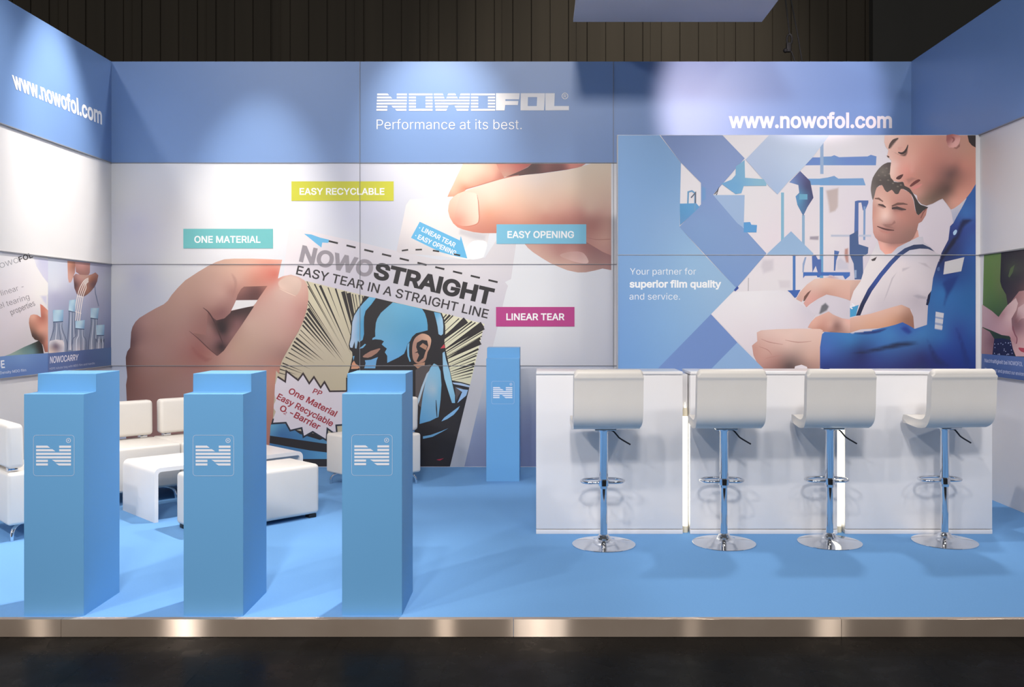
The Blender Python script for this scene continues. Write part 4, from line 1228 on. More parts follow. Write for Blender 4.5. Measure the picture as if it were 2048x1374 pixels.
P.poly(V, I([(1070, 600), (1160, 570), (1250, 600), (1180, 632), (1110, 680)]), (166, 116, 106), feather=5, alpha=0.7)
P.poly(V, I([(1120, 300), (1210, 420), (1200, 520), (1130, 560), (1110, 440)]), (226, 164, 150), feather=12, alpha=0.5)
P.poly(V, I([(1595, 52), (1750, 52), (1765, 120), (1722, 195), (1650, 208), (1612, 190)]), I([(1640, 100, (180, 110, 104)), (1700, 120, (234, 174, 166)), (1740, 80, (226, 158, 148)), (1660, 190, (236, 176, 166))]), smooth=2, step=4)
P.poly(V, I([(1640, 70), (1690, 70), (1710, 110), (1680, 150), (1650, 150), (1670, 110)]), (160, 92, 88), smooth=2, feather=3)
P.poly(V, I([(1640, 205), (1720, 200), (1770, 130), (1770, 200), (1720, 235)]), (150, 98, 90), feather=4)
P.poly(V, [(1935, T0), (1951.3, T0), (1951.3, 295), (1944, 291), (1938, 284)], (58, 48, 45))
# blue diamonds of the layout, laid over the photograph
Z = 'printed_diamonds'
P.poly(Z, [(1236.0, T0)] + Q([(272, 56), (390, 208), (382, 560), (515, 710), (695, 896), (555, 1040), (268, 1337)]) + [(1304, 800), (1236.0, 800)],
       Q([(100, 100, (110, 150, 196)), (300, 300, (120, 162, 208)), (100, 500, (122, 162, 208)), (300, 550, (136, 172, 214)), (450, 750, (150, 188, 222)), (600, 900, (154, 188, 220)), (200, 800, (132, 172, 216)), (100, 1000, (122, 164, 214)), (300, 1100, (134, 176, 220)), (100, 1300, (116, 160, 212))]), step=14)
P.poly(Z, [(1321, T0)] + [(1445, T0)] + Q([(740, 183), (567, 383), (860, 706), (695, 897), (381, 560), (500, 436), (500, 318), (390, 206)]),
       Q([(350, 100, (110, 134, 184)), (600, 120, (130, 152, 200)), (600, 250, (132, 154, 204)), (500, 380, (126, 152, 202)), (500, 550, (128, 160, 206)), (700, 700, (130, 160, 206)), (650, 850, (124, 156, 206))]), step=12)
P.poly(Z, [(1538, T0), (1658.5, T0)] + Q([(1112, 180), (1046, 250), (980, 312), (920, 382), (868, 330), (745, 190)]),
       Q([(900, 100, (196, 210, 234)), (1150, 80, (216, 228, 246)), (1000, 200, (202, 218, 242)), (850, 280, (180, 198, 228)), (920, 350, (178, 200, 232))]), step=10)
P.poly(Z, Q([(567, 385), (740, 385), (735, 566), (700, 540)]), (162, 188, 222))
P.poly(Z, Q([(865, 706), (995, 584), (1118, 706), (1116, 716), (862, 716)]), (156, 188, 222))
P.poly(Z, Q([(555, 1040), (700, 1195), (560, 1337), (420, 1480), (110, 1495)]), (116, 146, 202))
P.poly(Z, Q([(700, 1195), (900, 1395), (850, 1480), (420, 1480), (560, 1337)]), (146, 180, 220))
P.poly(Z, Q([(692, 228), (740, 192), (742, 290), (845, 298), (860, 322), (860, 334), (735, 335), (722, 375), (690, 380), (612, 322), (668, 300), (690, 275)]), Q([(715, 240, (124, 178, 212)), (700, 330, (112, 172, 216)), (800, 315, (140, 190, 216))]), step=4)
P.poly(Z, Q([(735, 535), (770, 533), (777, 548), (808, 550), (805, 590), (735, 590)]), (92, 160, 216))
P.poly(Z, Q([(384, 432), (474, 430), (492, 450), (470, 472), (384, 552)]), Q([(400, 480, (86, 152, 202)), (450, 450, (92, 158, 208)), (390, 530, (96, 150, 200))]), step=4)
P.stroke(Z, Q([(428, 432), (430, 368), (450, 362), (468, 375), (466, 470)]), 3.2, (110, 160, 200))
P.stroke(Z, Q([(445, 400), (470, 372), (470, 430)]), 2.4, (90, 100, 120))
P.poly(Z, Q([(500, 325), (530, 345), (530, 410), (500, 432)]), (98, 156, 208), feather=6, alpha=0.7)
P.stroke(Z, Q([(575, 380), (590, 362), (600, 340), (585, 385)]), 1.6, (56, 62, 80))
P.poly(Z, Q([(680, 908), (700, 885), (708, 896), (690, 914)]), (58, 84, 160))
P.text('picture_lettering#101', 'Your partner for', (1260, 549.2), (1392, 549.2), 12.9, (244, 246, 250), -0.004)
P.text('picture_lettering#102', 'superior film quality', (1259, 574.6), (1442.5, 574.6), 13.4, (248, 249, 252), 0.028)
P.text('picture_lettering#103', 'and service.', (1259, 599.2), (1360, 599.2), 12.9, (244, 246, 250), -0.004)
P.finish()

# ------------------------------------------------------------------ posters on the side walls
po = thing('wall_poster', 'printed poster on the left wall of a hand holding a torn white sheet', 'poster', (XL, 6.5, 1.0))
S = Print(po, 'x', XL, 1)
m_, n_ = cr(0, 500, 8.904), cr(0, 640, 8.904)
S.poly('printed_photo', [(-60, 489), (96, 515.6), (96, 745.5), (-60, 765.5)], [(0, 520, (238, 234, 236)), (0, 600, (232, 224, 228)), (50, 560, (236, 230, 232)), (-40, 600, (234, 228, 230)), (20, 660, (222, 212, 216)), (60, 620, (226, 216, 220)), (40, 690, (206, 198, 202)), (80, 590, (240, 236, 232)), (85, 660, (206, 202, 202))], step=8)
S.poly('printed_photo', m_([(595, 120), (855, 165), (855, 590), (760, 470), (650, 290)]), m_([(700, 200, (206, 206, 226)), (800, 400, (208, 206, 226)), (640, 200, (222, 220, 232))]), step=5)
S.poly('printed_photo', m_([(690, 800), (855, 790), (855, 1040), (760, 930)]), (208, 206, 224), feather=5)
S.poly('printed_photo', n_([(60, 650), (170, 610), (430, 480), (640, 390), (720, 350), (760, 470), (780, 600)]), n_([(250, 590, (150, 172, 160)), (430, 540, (112, 142, 138)), (600, 560, (96, 128, 132)), (680, 480, (44, 50, 48)), (740, 560, (40, 42, 42))]), step=4)
S.poly('printed_thumb', m_([(520, 1220), (545, 1160), (600, 1145), (660, 1155), (730, 1200), (715, 960), (760, 985), (855, 1075)]) + n_([(855, 570), (800, 570), (760, 440), (690, 370), (620, 350), (570, 290), (530, 140), (515, 50)]),
       m_([(600, 1180, (224, 168, 146)), (780, 1050, (206, 128, 108)), (760, 1180, (176, 104, 88)), (840, 1120, (214, 158, 138)), (560, 1280, (196, 140, 120))]) + n_([(560, 150, (150, 110, 96)), (620, 280, (80, 62, 56)), (700, 200, (200, 142, 122)), (820, 200, (214, 158, 140)), (820, 400, (190, 128, 112)), (760, 380, (120, 82, 72)), (830, 540, (170, 110, 96))]), step=4)
S.text('poster_lettering#104', 'NOWO', m_([(-95, 360)])[0], m_([(345, 215)])[0], 10, (160, 158, 162), 0.0)
S.text('poster_lettering#105', 'FOL', m_([(350, 212)])[0], m_([(590, 128)])[0], 10, (58, 54, 56), 0.02)
S.text('poster_lettering#106', 'perfect linear -', m_([(-420, 960)])[0], m_([(432, 690)])[0], 11, (120, 114, 120), -0.008)
S.text('poster_lettering#107', 'parallel tearing', m_([(-330, 1150)])[0], m_([(530, 872)])[0], 11, (112, 106, 112), -0.008)
S.text('poster_lettering#108', 'properties', m_([(205, 1160)])[0], m_([(632, 985)])[0], 11, (92, 88, 92), -0.004)
S.poly('caption_band', n_([(-500, 695), (0, 650), (300, 622), (855, 590), (855, 938), (0, 1048), (-500, 1105)]), n_([(0, 800, (108, 144, 196)), (400, 700, (116, 150, 200)), (700, 800, (96, 130, 186)), (300, 950, (92, 124, 182))]), step=8)
S.text('caption_lettering#109', 'UE', n_([(-70, 862)])[0], n_([(88, 848)])[0], 14.5, (244, 244, 248), 0.016)
S.text('caption_lettering#110', 'White Low Density MDO film', n_([(-300, 1000)])[0], n_([(468, 912)])[0], 5.2, (224, 230, 242), 0.0)
S.finish({k: 'caption_band' for k in S.parts if k.startswith('caption_lettering')})

po = thing('wall_poster', 'printed poster on the left wall of a hand lifting bottles by a strap', 'poster', (XL, 8.2, 1.0))
S = Print(po, 'x', XL, 1)
S.poly('printed_photo', [(96, 515.6), (222, 528.6), (222, 733.6), (96, 745.5)], [(110, 530, (206, 212, 226)), (150, 550, (200, 200, 218)), (200, 530, (166, 164, 186)), (110, 575, (212, 214, 226)), (110, 590, (182, 182, 206)), (140, 590, (174, 176, 198)),
                                                                                (180, 600, (166, 166, 190)), (215, 560, (176, 178, 192)), (110, 680, (176, 184, 202)), (150, 680, (118, 134, 158)), (200, 680, (126, 134, 162)), (190, 640, (150, 156, 182)), (219, 690, (92, 102, 142)), (150, 650, (130, 146, 176)), (215, 640, (140, 146, 176))], step=6)
S.poly('printed_hand', m_([(1200, 190), (1345, 207), (1335, 400), (1290, 520), (1262, 578), (1228, 580), (1210, 500)]), m_([(1250, 250, (190, 130, 106)), (1250, 450, (204, 156, 142)), (1320, 300, (150, 100, 86))]), step=3)
S.poly('printed_hand', m_([(1335, 205), (1605, 232), (1600, 400), (1580, 445), (1480, 448), (1430, 445), (1350, 390)]), m_([(1450, 300, (184, 132, 124)), (1400, 400, (150, 104, 96)), (1560, 300, (170, 120, 112))]), step=3)
S.poly('printed_hand', m_([(1305, 470), (1350, 420), (1430, 440), (1580, 450), (1640, 430), (1700, 398), (1752, 450), (1730, 560), (1690, 650), (1620, 735), (1560, 790), (1490, 832), (1370, 790), (1325, 680)]),
       m_([(1400, 520, (172, 124, 116)), (1340, 620, (84, 54, 52)), (1400, 700, (140, 96, 88)), (1550, 700, (160, 108, 86)), (1650, 600, (106, 68, 66)), (1720, 450, (148, 98, 84)), (1620, 520, (156, 98, 74)), (1480, 800, (120, 80, 70)), (1560, 480, (180, 140, 126))]), step=3)
for k in range(4):
    o = k * 34
    S.stroke('printed_strap', m_([(1575, 500 + o * 0.6), (1500 + o * 0.3, 545 + o * 0.6), (1430 + o, 660 + o * 0.2), (1385 + o, 800), (1345 + o, 1010), (1312 + o, 1240 + o * 0.5)]), 1.5, (236, 226, 220), smooth=4)
for st in ([(1370, 820), (1480, 840)], [(1330, 1090), (1450, 1130)]):
    S.stroke('printed_strap', m_(st), 1.2, (232, 224, 220))


def bottle(cap, neck_l, neck_r, bot_l, bot_r, yb, c1, c2):
    bl_, br2 = bot_l, bot_r
    S.poly('printed_bottles', [cap[3], cap[2], (neck_r[0], neck_r[1]), (bot_r, yb), (bot_l, yb), (neck_l[0], neck_l[1])], [(cap[3][0], cap[3][1], c1), (cap[2][0], cap[2][1], c2), (bot_l, yb, c2), (bot_r, yb, c1), ((bot_l + bot_r) / 2, yb, (196, 190, 200))], step=3)
    cx = (cap[0][0] + cap[1][0]) / 2
    S.poly('printed_bottles', cap, [(cap[0][0], cap[0][1], (150, 188, 214)), (cx, cap[0][1], (186, 214, 226)), (cap[1][0], cap[1][1], (136, 178, 210)), (cap[2][0], cap[2][1], (104, 148, 188)), (cx, cap[2][1], (170, 202, 224))], step=3)
    S.stroke('printed_bottles', [cap[3], cap[2]], 1.8, (64, 84, 116))
    yt = cap[3][1] + 8
    for q, cc, ww in ((0.08, (78, 92, 124), 1.2), (0.92, (82, 96, 126), 1.2), (0.35, (214, 220, 232), 1.4), (0.62, (100, 116, 142), 1.6), (0.78, (206, 212, 226), 0.8)):
        S.stroke('printed_bottles', [(cap[3][0] * (1 - q) + cap[2][0] * q, yt - 6), (cap[3][0] * (1 - q) + cap[2][0] * q, yt + 6), (bl_ * (1 - q) + br2 * q, yb - 22), (bl_ * (1 - q) + br2 * q, yb)], [ww * 0.5, ww * 0.8, ww, ww], cc, smooth=3)


for cap, yb, bl, br_ in ((m_([(1235, 895), (1350, 880), (1335, 1110), (1220, 1085)]), 700, 134, 152), (m_([(1615, 1035), (1765, 1030), (1742, 1232), (1612, 1212)]), 706, 176, 196),
                         (n_([(1340, 20), (1512, 0), (1500, 165), (1345, 152)]), 702, 142, 174), (n_([(1712, 92), (1862, 82), (1852, 275), (1720, 275)]), 700, 190, 210), (m_([(942, 1068), (1132, 1065), (1122, 1275), (948, 1283)]), 706, 96.5, 137)):
    nl, nr = cap[3], cap[2]
    bottle(cap, (nl[0], nl[1] + 8), (nr[0], nr[1] + 8), bl, br_, yb, (118, 132, 156), (150, 162, 184))
S.poly('printed_bottles', n_([(872, 420), (890, 372), (1000, 348), (1120, 360), (1140, 410), (1135, 580), (868, 592)]), n_([(900, 400, (206, 204, 210)), (1050, 400, (214, 206, 208)), (1000, 460, (120, 108, 122)), (930, 560, (206, 186, 178)), (1080, 560, (190, 184, 194))]), step=3)
S.stroke('printed_bottles', m_([(1690, 640), (1700, 760), (1760, 1000)]), 1.6, (120, 132, 160))
S.poly('caption_band', n_([(855, 592), (1100, 572), (1980, 488), (1980, 829), (855, 940)]), n_([(1000, 700, (88, 112, 162)), (1500, 700, (78, 100, 148)), (1900, 650, (82, 110, 156)), (1200, 850, (90, 110, 160)), (1900, 780, (76, 104, 152))]), step=8)
S.text('caption_lettering#111', 'NOWOCARRY', n_([(890, 772)])[0], n_([(1392, 712)])[0], 12, (224, 222, 232), 0.01, upS=(0.6, -13.2), upE=(0.8, -11.4))
S.text('caption_lettering#112', 'HDPE tubular bag with MDO film and handle', n_([(885, 888)])[0], n_([(1690, 786)])[0], 4.2, (176, 184, 206), 0.0)
S.finish({k: 'caption_band' for k in S.parts if k.startswith('caption_lettering')})

po = thing('wall_poster', 'printed poster on the right wall of a child lying on grass', 'poster', (XR, 6.6, 1.0))
S = Print(po, 'x', XR, -1)
L_ = cr(1940, 480, 4.58)
S.poly('printed_photo', L_([(128, 128), (640, 50), (640, 1320), (103, 1240)]), L_([(200, 200, (112, 142, 72)), (180, 400, (104, 136, 62)), (240, 600, (84, 112, 56)), (160, 560, (96, 126, 62)), (260, 850, (50, 66, 46)), (400, 300, (90, 110, 70)), (320, 400, (110, 120, 74))]), step=4)
S.poly('printed_child', L_([(285, 110), (420, 88), (640, 55), (640, 620), (430, 560), (345, 600), (330, 500), (290, 432), (276, 380), (282, 200)]), L_([(300, 250, (40, 36, 40)), (450, 150, (46, 42, 46)), (450, 350, (56, 50, 52)), (380, 260, (60, 66, 52)), (420, 480, (70, 54, 54)), (560, 520, (120, 84, 80)), (480, 440, (90, 66, 64))]), step=4)
S.poly('printed_child', L_([(350, 330), (370, 260), (410, 225), (390, 300), (360, 345)]), (86, 104, 62))
S.poly('printed_child', L_([(380, 560), (450, 470), (640, 440), (640, 1070), (420, 1065), (370, 940)]), L_([(420, 560, (170, 126, 122)), (480, 520, (190, 142, 136)), (450, 780, (150, 108, 110)), (430, 700, (160, 116, 112)), (480, 900, (220, 172, 168)), (420, 1000, (222, 178, 172)), (500, 650, (222, 178, 174))]), step=4)
S.poly('printed_child', L_([(110, 590), (200, 650), (262, 705), (300, 650), (340, 600), (420, 530), (440, 580), (425, 640), (380, 720), (385, 820), (420, 900), (420, 960), (360, 880), (290, 870), (200, 830), (110, 795)]),
       L_([(150, 680, (212, 172, 172)), (250, 780, (208, 164, 166)), (340, 700, (226, 186, 182)), (400, 580, (230, 196, 190)), (330, 820, (218, 172, 172)), (400, 880, (206, 152, 150)), (300, 680, (196, 148, 148))]), step=4)
S.poly('printed_child', L_([(440, 620), (500, 580), (640, 560), (640, 700), (470, 720), (430, 760), (400, 760), (425, 700)]), L_([(460, 640, (226, 190, 186)), (480, 740, (214, 170, 166)), (430, 740, (150, 104, 104)), (560, 640, (226, 190, 186))]), step=4)
S.stroke('printed_child', L_([(390, 790), (410, 860), (430, 900), (425, 950)]), 2.0, (150, 84, 92), smooth=4)
S.poly('printed_child', L_([(445, 985), (495, 990), (560, 985), (560, 1020), (490, 1030), (455, 1010)]), (196, 78, 90), smooth=2)
S.poly('printed_child', L_([(108, 800), (180, 840), (222, 905), (205, 1055), (104, 1042)]), L_([(150, 870, (178, 134, 136)), (160, 1000, (170, 128, 130)), (210, 920, (140, 100, 104))]), step=4)
S.poly('printed_child', L_([(222, 905), (300, 900), (375, 920), (410, 1070), (204, 1056)]), (36, 40, 72))
random.seed(5)
for k in range(22):
    x, y = random.uniform(220, 385), random.uniform(920, 1050)
    S.poly('printed_child', L_([(x, y), (x + 7, y), (x + 7, y + 9), (x, y + 9)]), (170, 176, 200))
S.poly('caption_band', L_([(106, 1042), (370, 1062), (640, 1085), (640, 1312), (103, 1238)]), L_([(150, 1100, (84, 112, 166)), (450, 1150, (98, 122, 176)), (200, 1220, (78, 104, 156)), (480, 1260, (80, 104, 158))]), step=8)
S.text('caption_lettering#113', 'Nachhaltigkeit bei NOWOFOL', L_([(134, 1118)])[0], L_([(482, 1156)])[0], 6.4, (216, 220, 236), 0.004, upS=(0, -7.0), upE=(0, -8.2))
S.text('caption_lettering#114', 'We respect and protect our environment', L_([(134, 1196)])[0], L_([(545, 1252)])[0], 6.2, (208, 214, 232), 0.004, upS=(0, -6.2), upE=(0, -7.6))
S.finish({k: 'caption_band' for k in S.parts if k.startswith('caption_lettering')})


# ------------------------------------------------------------------ plinths
def emblem_mesh():
    """rounded square outline, striped N and registered mark; lies in x,z with its centre at the origin"""
    bm = B()

    def quad(pts):
        bm.faces.new([bm.verts.new((x, 0, z)) for x, z in pts])
    hs, r, t = 0.102, 0.016, 0.0011
    ring = []
    for cx, cz, a0 in ((hs - r, hs - r, 0), (-hs + r, hs - r, 90), (-hs + r, -hs + r, 180), (hs - r, -hs + r, 270)):
        for k in range(7):
            a = math.radians(a0 + 15 * k)
            ring.append((cx + r * math.cos(a), cz + r * math.sin(a), cx + (r - t) * math.cos(a), cz + (r - t) * math.sin(a)))
    for a, b in zip(ring, ring[1:] + ring[:1]):
        quad([(a[0], a[1]), (b[0], b[1]), (b[2], b[3]), (a[2], a[3])])
    u = 1.0 / 2040.0
    cx, cz = 365.0, 922.0
    for k, y in enumerate((833, 869, 905, 941, 977, 1013)):
        segs = {0: ((185, 300, 0, 28), (420, 540, 0, 0)), 1: ((185, 350, 0, 32), (420, 540, 0, 0)), 2: ((185, 540, 0, 0),), 3: ((185, 540, 0, 0),),
                4: ((185, 305, 0, 0), (345, 540, 36, 0)), 5: ((185, 305, 0, 0), (385, 540, 32, 0))}[k]
        for a, b, s0, s1 in segs:
            quad([((a - cx) * u, (cz - y + 11) * u), ((b - cx) * u, (cz - y + 11) * u), ((b + s1 - cx) * u, (cz - y - 11) * u), ((a + s0 - cx) * u, (cz - y - 11) * u)])
    ox, oz = (514 - cx) * u, (cz - 770) * u
    n = 24
    for k in range(n):
        a, b = 2 * PI * k / n, 2 * PI * (k + 1) / n
        quad([(ox + 0.0118 * math.cos(a), oz + 0.0118 * math.sin(a)), (ox + 0.0118 * math.cos(b), oz + 0.0118 * math.sin(b)), (ox + 0.0094 * math.cos(b), oz + 0.0094 * math.sin(b)), (ox + 0.0094 * math.cos(a), oz + 0.0094 * math.sin(a))])
    v, f = text_geo('R', 0.02)
    c = (v.max(0) + v.min(0)) / 2
    vv = [bm.verts.new((ox + (x - c[0]) * 0.0165, 0, oz + (y - c[1]) * 0.0165)) for x, y in v]
    for q in f:
        try:
            bm.faces.new([vv[i] for i in q])
        except ValueError:
            pass
    return bm


def plinth(label, x0, x1, y0, y1, step):
    cx, cy = (x0 + x1) / 2, (y0 + y1) / 2
    t = thing('display_plinth', label, 'plinth', (cx, cy, 0.0), 0, 'blue display plinths')
    d, hw = (y1 - y0) / 2, (x1 - x0) / 2
    bm = B()
    prism_x(bm, [(-d, 0.0), (-d, 1.106), (-d + step, 1.106), (-d + step, 1.2), (d, 1.2), (d, 0.0)], -hw, hw)
    es = [e for e in bm.edges if max(v.co.z for v in e.verts) > 0.01]
    bmesh.ops.bevel(bm, geom=es, offset=0.0018, segments=2, profile=0.5, affect='EDGES')
    mk('pedestal', bm, 'plinth_blue', t)
    bm = emblem_mesh()
    bmesh.ops.translate(bm, verts=bm.verts, vec=(0, -d - 0.0008, 0.80))
    mk('emblem', bm, 'emblem_white', t, label='white striped letter emblem in a rounded square outline')
    return t


plinth('light blue stepped plinth with a white N emblem, leftmost of the front row', -2.567, -2.268, 4.485, 4.868, 0.125)
plinth('light blue stepped plinth with a white N emblem, middle one of the front row', -1.7715, -1.4735, 4.485, 4.868, 0.125)
plinth('light blue stepped plinth with a white N emblem, right one of the front row', -0.984, -0.684, 4.495, 4.878, 0.125)
plinth('light blue stepped plinth standing alone at the back beside the bar counter', -0.476, -0.176, 8.12, 8.5, 0.125)

# ------------------------------------------------------------------ bar counter units
for k, (x0, x1, lab) in enumerate(((-0.02, 0.985, 'white glossy bar counter unit at the left end, behind the first stool'),
                                   (1.035, 2.045, 'white glossy bar counter unit in the middle between the two glowing gaps'),
                                   (2.097, 3.106, 'white glossy bar counter unit at the right end by the side wall'))):
    y0, y1 = 6.164, 6.50
    t = thing('bar_counter', lab, 'counter', ((x0 + x1) / 2, (y0 + y1) / 2, 0), 0, 'white bar counter units')
    hw, d = (x1 - x0) / 2, (y1 - y0) / 2
    mk('counter_body', boxed((-hw + 0.004, -d + 0.02, 0.0), (hw - 0.004, d, 1.085), 0.003, 2), 'white_gloss', t, 30)
    mk('front_panel', boxed((-hw, -d + 0.002, 0.034), (hw, -d + 0.02, 1.088), 0.003, 2), 'white_gloss', t, 30)
    mk('kick_strip', boxed((-hw, -d, 0.0), (hw, -d + 0.0195, 0.030), 0.002, 2), 'white_gloss', t, 30)
    mk('counter_top', boxed((-hw, -d - 0.004, 1.09), (hw, d + 0.01, 1.113), 0.006, 3), 'white_gloss', t, 30)
for xc, lab in ((1.010, 'glowing upright tube lamp in the left gap between bar counter units'), (2.071, 'glowing upright tube lamp in the right gap between bar counter units')):
    t = thing('tube_lamp', lab, 'lamp', (xc, 6.222, 0), 0, 'tube lamps in the counter gaps')
    mk('glass_tube', lathe(B(), [(0.0, 0.045), (0.017, 0.045), (0.0195, 0.05), (0.0195, 0.795), (0.017, 0.80), (0.0, 0.90)], 24), 'tube_glow', t, 40)
    mk('end_cap', lathe(B(), [(0.0, 0.0), (0.021, 0.0), (0.021, 0.044), (0.0, 0.044)], 24), 'tube_cap', t, 40)
    mk('end_cap', lathe(B(), [(0.0, 0.801), (0.018, 0.801), (0.018, 0.84), (0.012, 0.86), (0.0, 0.86)], 24), 'tube_cap', t, 40)
    mk('lamp_back', boxed((-0.022, 0.03, 0.0), (0.022, 0.25, 1.088)), 'white_gloss', t)


# ------------------------------------------------------------------ bar stools
def make_stool(label, loc, rz):
    t = thing('bar_stool', label, 'stool', loc, rz, 'white bar stools along the counter')
    # padded shell: seat bends up into the backrest; local -y is the back
    cl = spline([(0.16, 0.800), (0.11, 0.803), (0.04, 0.797), (-0.06, 0.793), (-0.135, 0.806), (-0.178, 0.846), (-0.193, 0.91), (-0.198, 1.0), (-0.203, 1.07), (-0.210, 1.135)], 5)
    th = 0.028
    up_, dn = [], []
    for i, p in enumerate(cl):
        a, b = cl[max(i - 1, 0)], cl[min(i + 1, len(cl) - 1)]
        tx, tz = b[0] - a[0], b[1] - a[1]
        L = math.hypot(tx, tz)
        nx, nz = -tz / L, tx / L
        up_.append((p[0] + nx * th, p[1] + nz * th))
        dn.append((p[0] - nx * th, p[1] - nz * th))
    # rounded ends
    def cap_(c, a, n=5):
        v = (a[0] - c[0], a[1] - c[1])
        ang = math.atan2(v[1], v[0])
        return ang
    endc, startc = cl[-1], cl[0]
    e0 = math.atan2(up_[-1][1] - endc[1], up_[-1][0] - endc[0])
    e1 = math.atan2(dn[-1][1] - endc[1], dn[-1][0] - endc[0])

    def arc(c, a0, a1):
        d = (a1 - a0)
        while d > PI:
            d -= 2 * PI
        while d < -PI:
            d += 2 * PI
        return d
    def cap_pts(c, a0, through):
        # half circle from angle a0 turning through the outward direction
        s = 1 if math.sin(through - a0) > 0 else -1
        return [(c[0] + th * math.cos(a0 + s * PI * k / 8), c[1] + th * math.sin(a0 + s * PI * k / 8)) for k in range(1, 8)]
    tend = math.atan2(cl[-1][1] - cl[-2][1], cl[-1][0] - cl[-2][0])
    tsta = math.atan2(cl[0][1] - cl[1][1], cl[0][0] - cl[1][0])
    s1 = math.atan2(dn[0][1] - startc[1], dn[0][0] - startc[0])
    outline = up_ + cap_pts(endc, e0, tend) + dn[::-1] + cap_pts(startc, s1, tsta)
    bm = B()
    prism_x(bm, outline, -0.22, 0.22, bevel=0.025, seg=5)
    for v in bm.verts:                                # corners of the back and the seat front drawn in a little
        f = abs(v.co.x) / 0.22
        if v.co.z > 1.10:
            v.co.z -= 0.012 * f ** 6
        if v.co.y > -0.12:                            # the seat runs in slightly towards its front edge
            v.co.x *= 1.0 - 0.07 * min(1.0, (v.co.y + 0.12) / 0.3)
        elif v.co.z < 0.83:                           # lower corners of the back are rounded
            v.co.x *= 1.0 - 0.05 * ((0.83 - v.co.z) / 0.065) ** 2
    mk('seat_shell', bm, 'leather', t, 50)
    bm = boxed((-0.07, -0.09, 0.755), (0.07, 0.09, 0.768), 0.004, 2)
    mk('seat_plate', bm, 'chrome', t, 30)
    mk('gas_lift_cover', lathe(B(), [(0.0, 0.751), (0.033, 0.751), (0.033, 0.742), (0.0285, 0.735), (0.0285, 0.372), (0.0265, 0.368), (0.0, 0.368)], 32), 'chrome', t, 40)
    mk('piston_column', lathe(B(), [(0.0, 0.3675), (0.0235, 0.3675), (0.0235, 0.052), (0.0, 0.052)], 32), 'chrome', t, 40)
    prof = [(0.0, 0.0), (0.206, 0.0), (0.2075, 0.003), (0.206, 0.007), (0.19, 0.0095), (0.155, 0.014), (0.12, 0.0195), (0.09, 0.026), (0.066, 0.034), (0.050, 0.043), (0.040, 0.054), (0.034, 0.064), (0.028, 0.068), (0.0238, 0.069), (0.0238, 0.053), (0.0, 0.0515)]
    mk('base_disc', lathe(B(), prof, 72), 'chrome', t, 50)
    # D-shaped foot ring in front of the column
    ring = []
    rw, rd, r = 0.14, 0.165, 0.085
    ring.append((-0.035, 0.03))
    pts = [(-0.035, 0.022), (-0.09, 0.02), (-0.13, 0.045), (-0.14, 0.09), (-0.115, 0.14), (-0.06, 0.165), (0, 0.17), (0.06, 0.165), (0.115, 0.14), (0.14, 0.09), (0.13, 0.045), (0.09, 0.02), (0.035, 0.022)]
    path = [(x, y - 0.022 + 0.0, 0.405) for x, y in spline(pts, 6)]
    bm = tube(B(), path, 0.0095, 12)
    bm2 = lathe(bm, [(0.0288, 0.385), (0.036, 0.387), (0.036, 0.424), (0.0288, 0.426)], 32)
    mk('footrest_ring', bm2, 'chrome', t, 50)
    lev = spline([(0.02, -0.02, 0.748), (0.055, -0.02, 0.746), (0.085, -0.02, 0.715), (0.105, -0.02, 0.695), (0.172, -0.02, 0.655)], 5)
    mk('height_lever', tube(B(), lev, 0.0052, 10), 'dark_metal', t, 50)
    return t


st = make_stool('white bar stool with chrome column, leftmost of the four at the counter', (0.423, 5.877, 0), math.radians(4))
copy_tree(st, (1.214, 5.908, 0), math.radians(1), 'white bar stool with chrome column, second from the left at the counter')
copy_tree(st, (1.914, 5.927, 0), math.radians(0.5), 'white bar stool with chrome column, third from the left at the counter')
copy_tree(st, (2.68, 5.947, 0), math.radians(6), 'white bar stool with chrome column, rightmost of the four at the counter')


# ------------------------------------------------------------------ lounge seats, table, pouf
def make_lounge(label, loc, rz):
    t = thing('lounge_chair', label, 'armchair', loc, rz, 'white leather lounge seats')
    bm = boxed((-0.3, -0.3, 0.105), (0.3, 0.3, 0.452), 0.022, 4)
    mk('seat', bm, 'leather', t, 50)
    bm = boxed((-0.27, 0.19, 0.476), (0.27, 0.295, 0.772), 0.03, 5)
    for v in bm.verts:
        if v.co.z > 0.6:
            v.co.y += 0.008 * (v.co.z - 0.6) / 0.17
    mk('back_cushion', bm, 'leather', t, 50)
    for x in (-0.2, 0.2):
        mk('cushion_bracket', boxed((x - 0.03, 0.22, 0.4525), (x + 0.03, 0.28, 0.478), 0.003, 2), 'chrome', t, 30)
    for sx in (-1, 1):
        for sy in (-1, 1):
            path = spline([(sx * 0.10, sy * 0.10, 0.096), (sx * 0.18, sy * 0.18, 0.095), (sx * 0.235, sy * 0.235, 0.085), (sx * 0.262, sy * 0.262, 0.055), (sx * 0.268, sy * 0.268, 0.0)], 6)
            bm = tube(B(), path, 0.0125, 12)
            box(bm, (sx * 0.09 - 0.025, sy * 0.09 - 0.025, 0.098), (sx * 0.09 + 0.025, sy * 0.09 + 0.025, 0.1048))
            mk('leg', bm, 'chrome', t, 60)
    return t


ch = make_lounge('white leather lounge chair at the left edge, seen from behind beside the left wall', (-3.50, 6.354, 0), math.radians(135))
copy_tree(ch, (-3.356, 7.38, 0), math.radians(45), 'white leather lounge chair, left one of the joined pair behind the coffee table')
copy_tree(ch, (-2.93, 7.806, 0), math.radians(45), 'white leather lounge chair, right one of the joined pair behind the coffee table')
copy_tree(ch, (-1.47, 8.0, 0), math.radians(-45), 'white leather lounge chair by the mural, behind the right plinth of the front row')

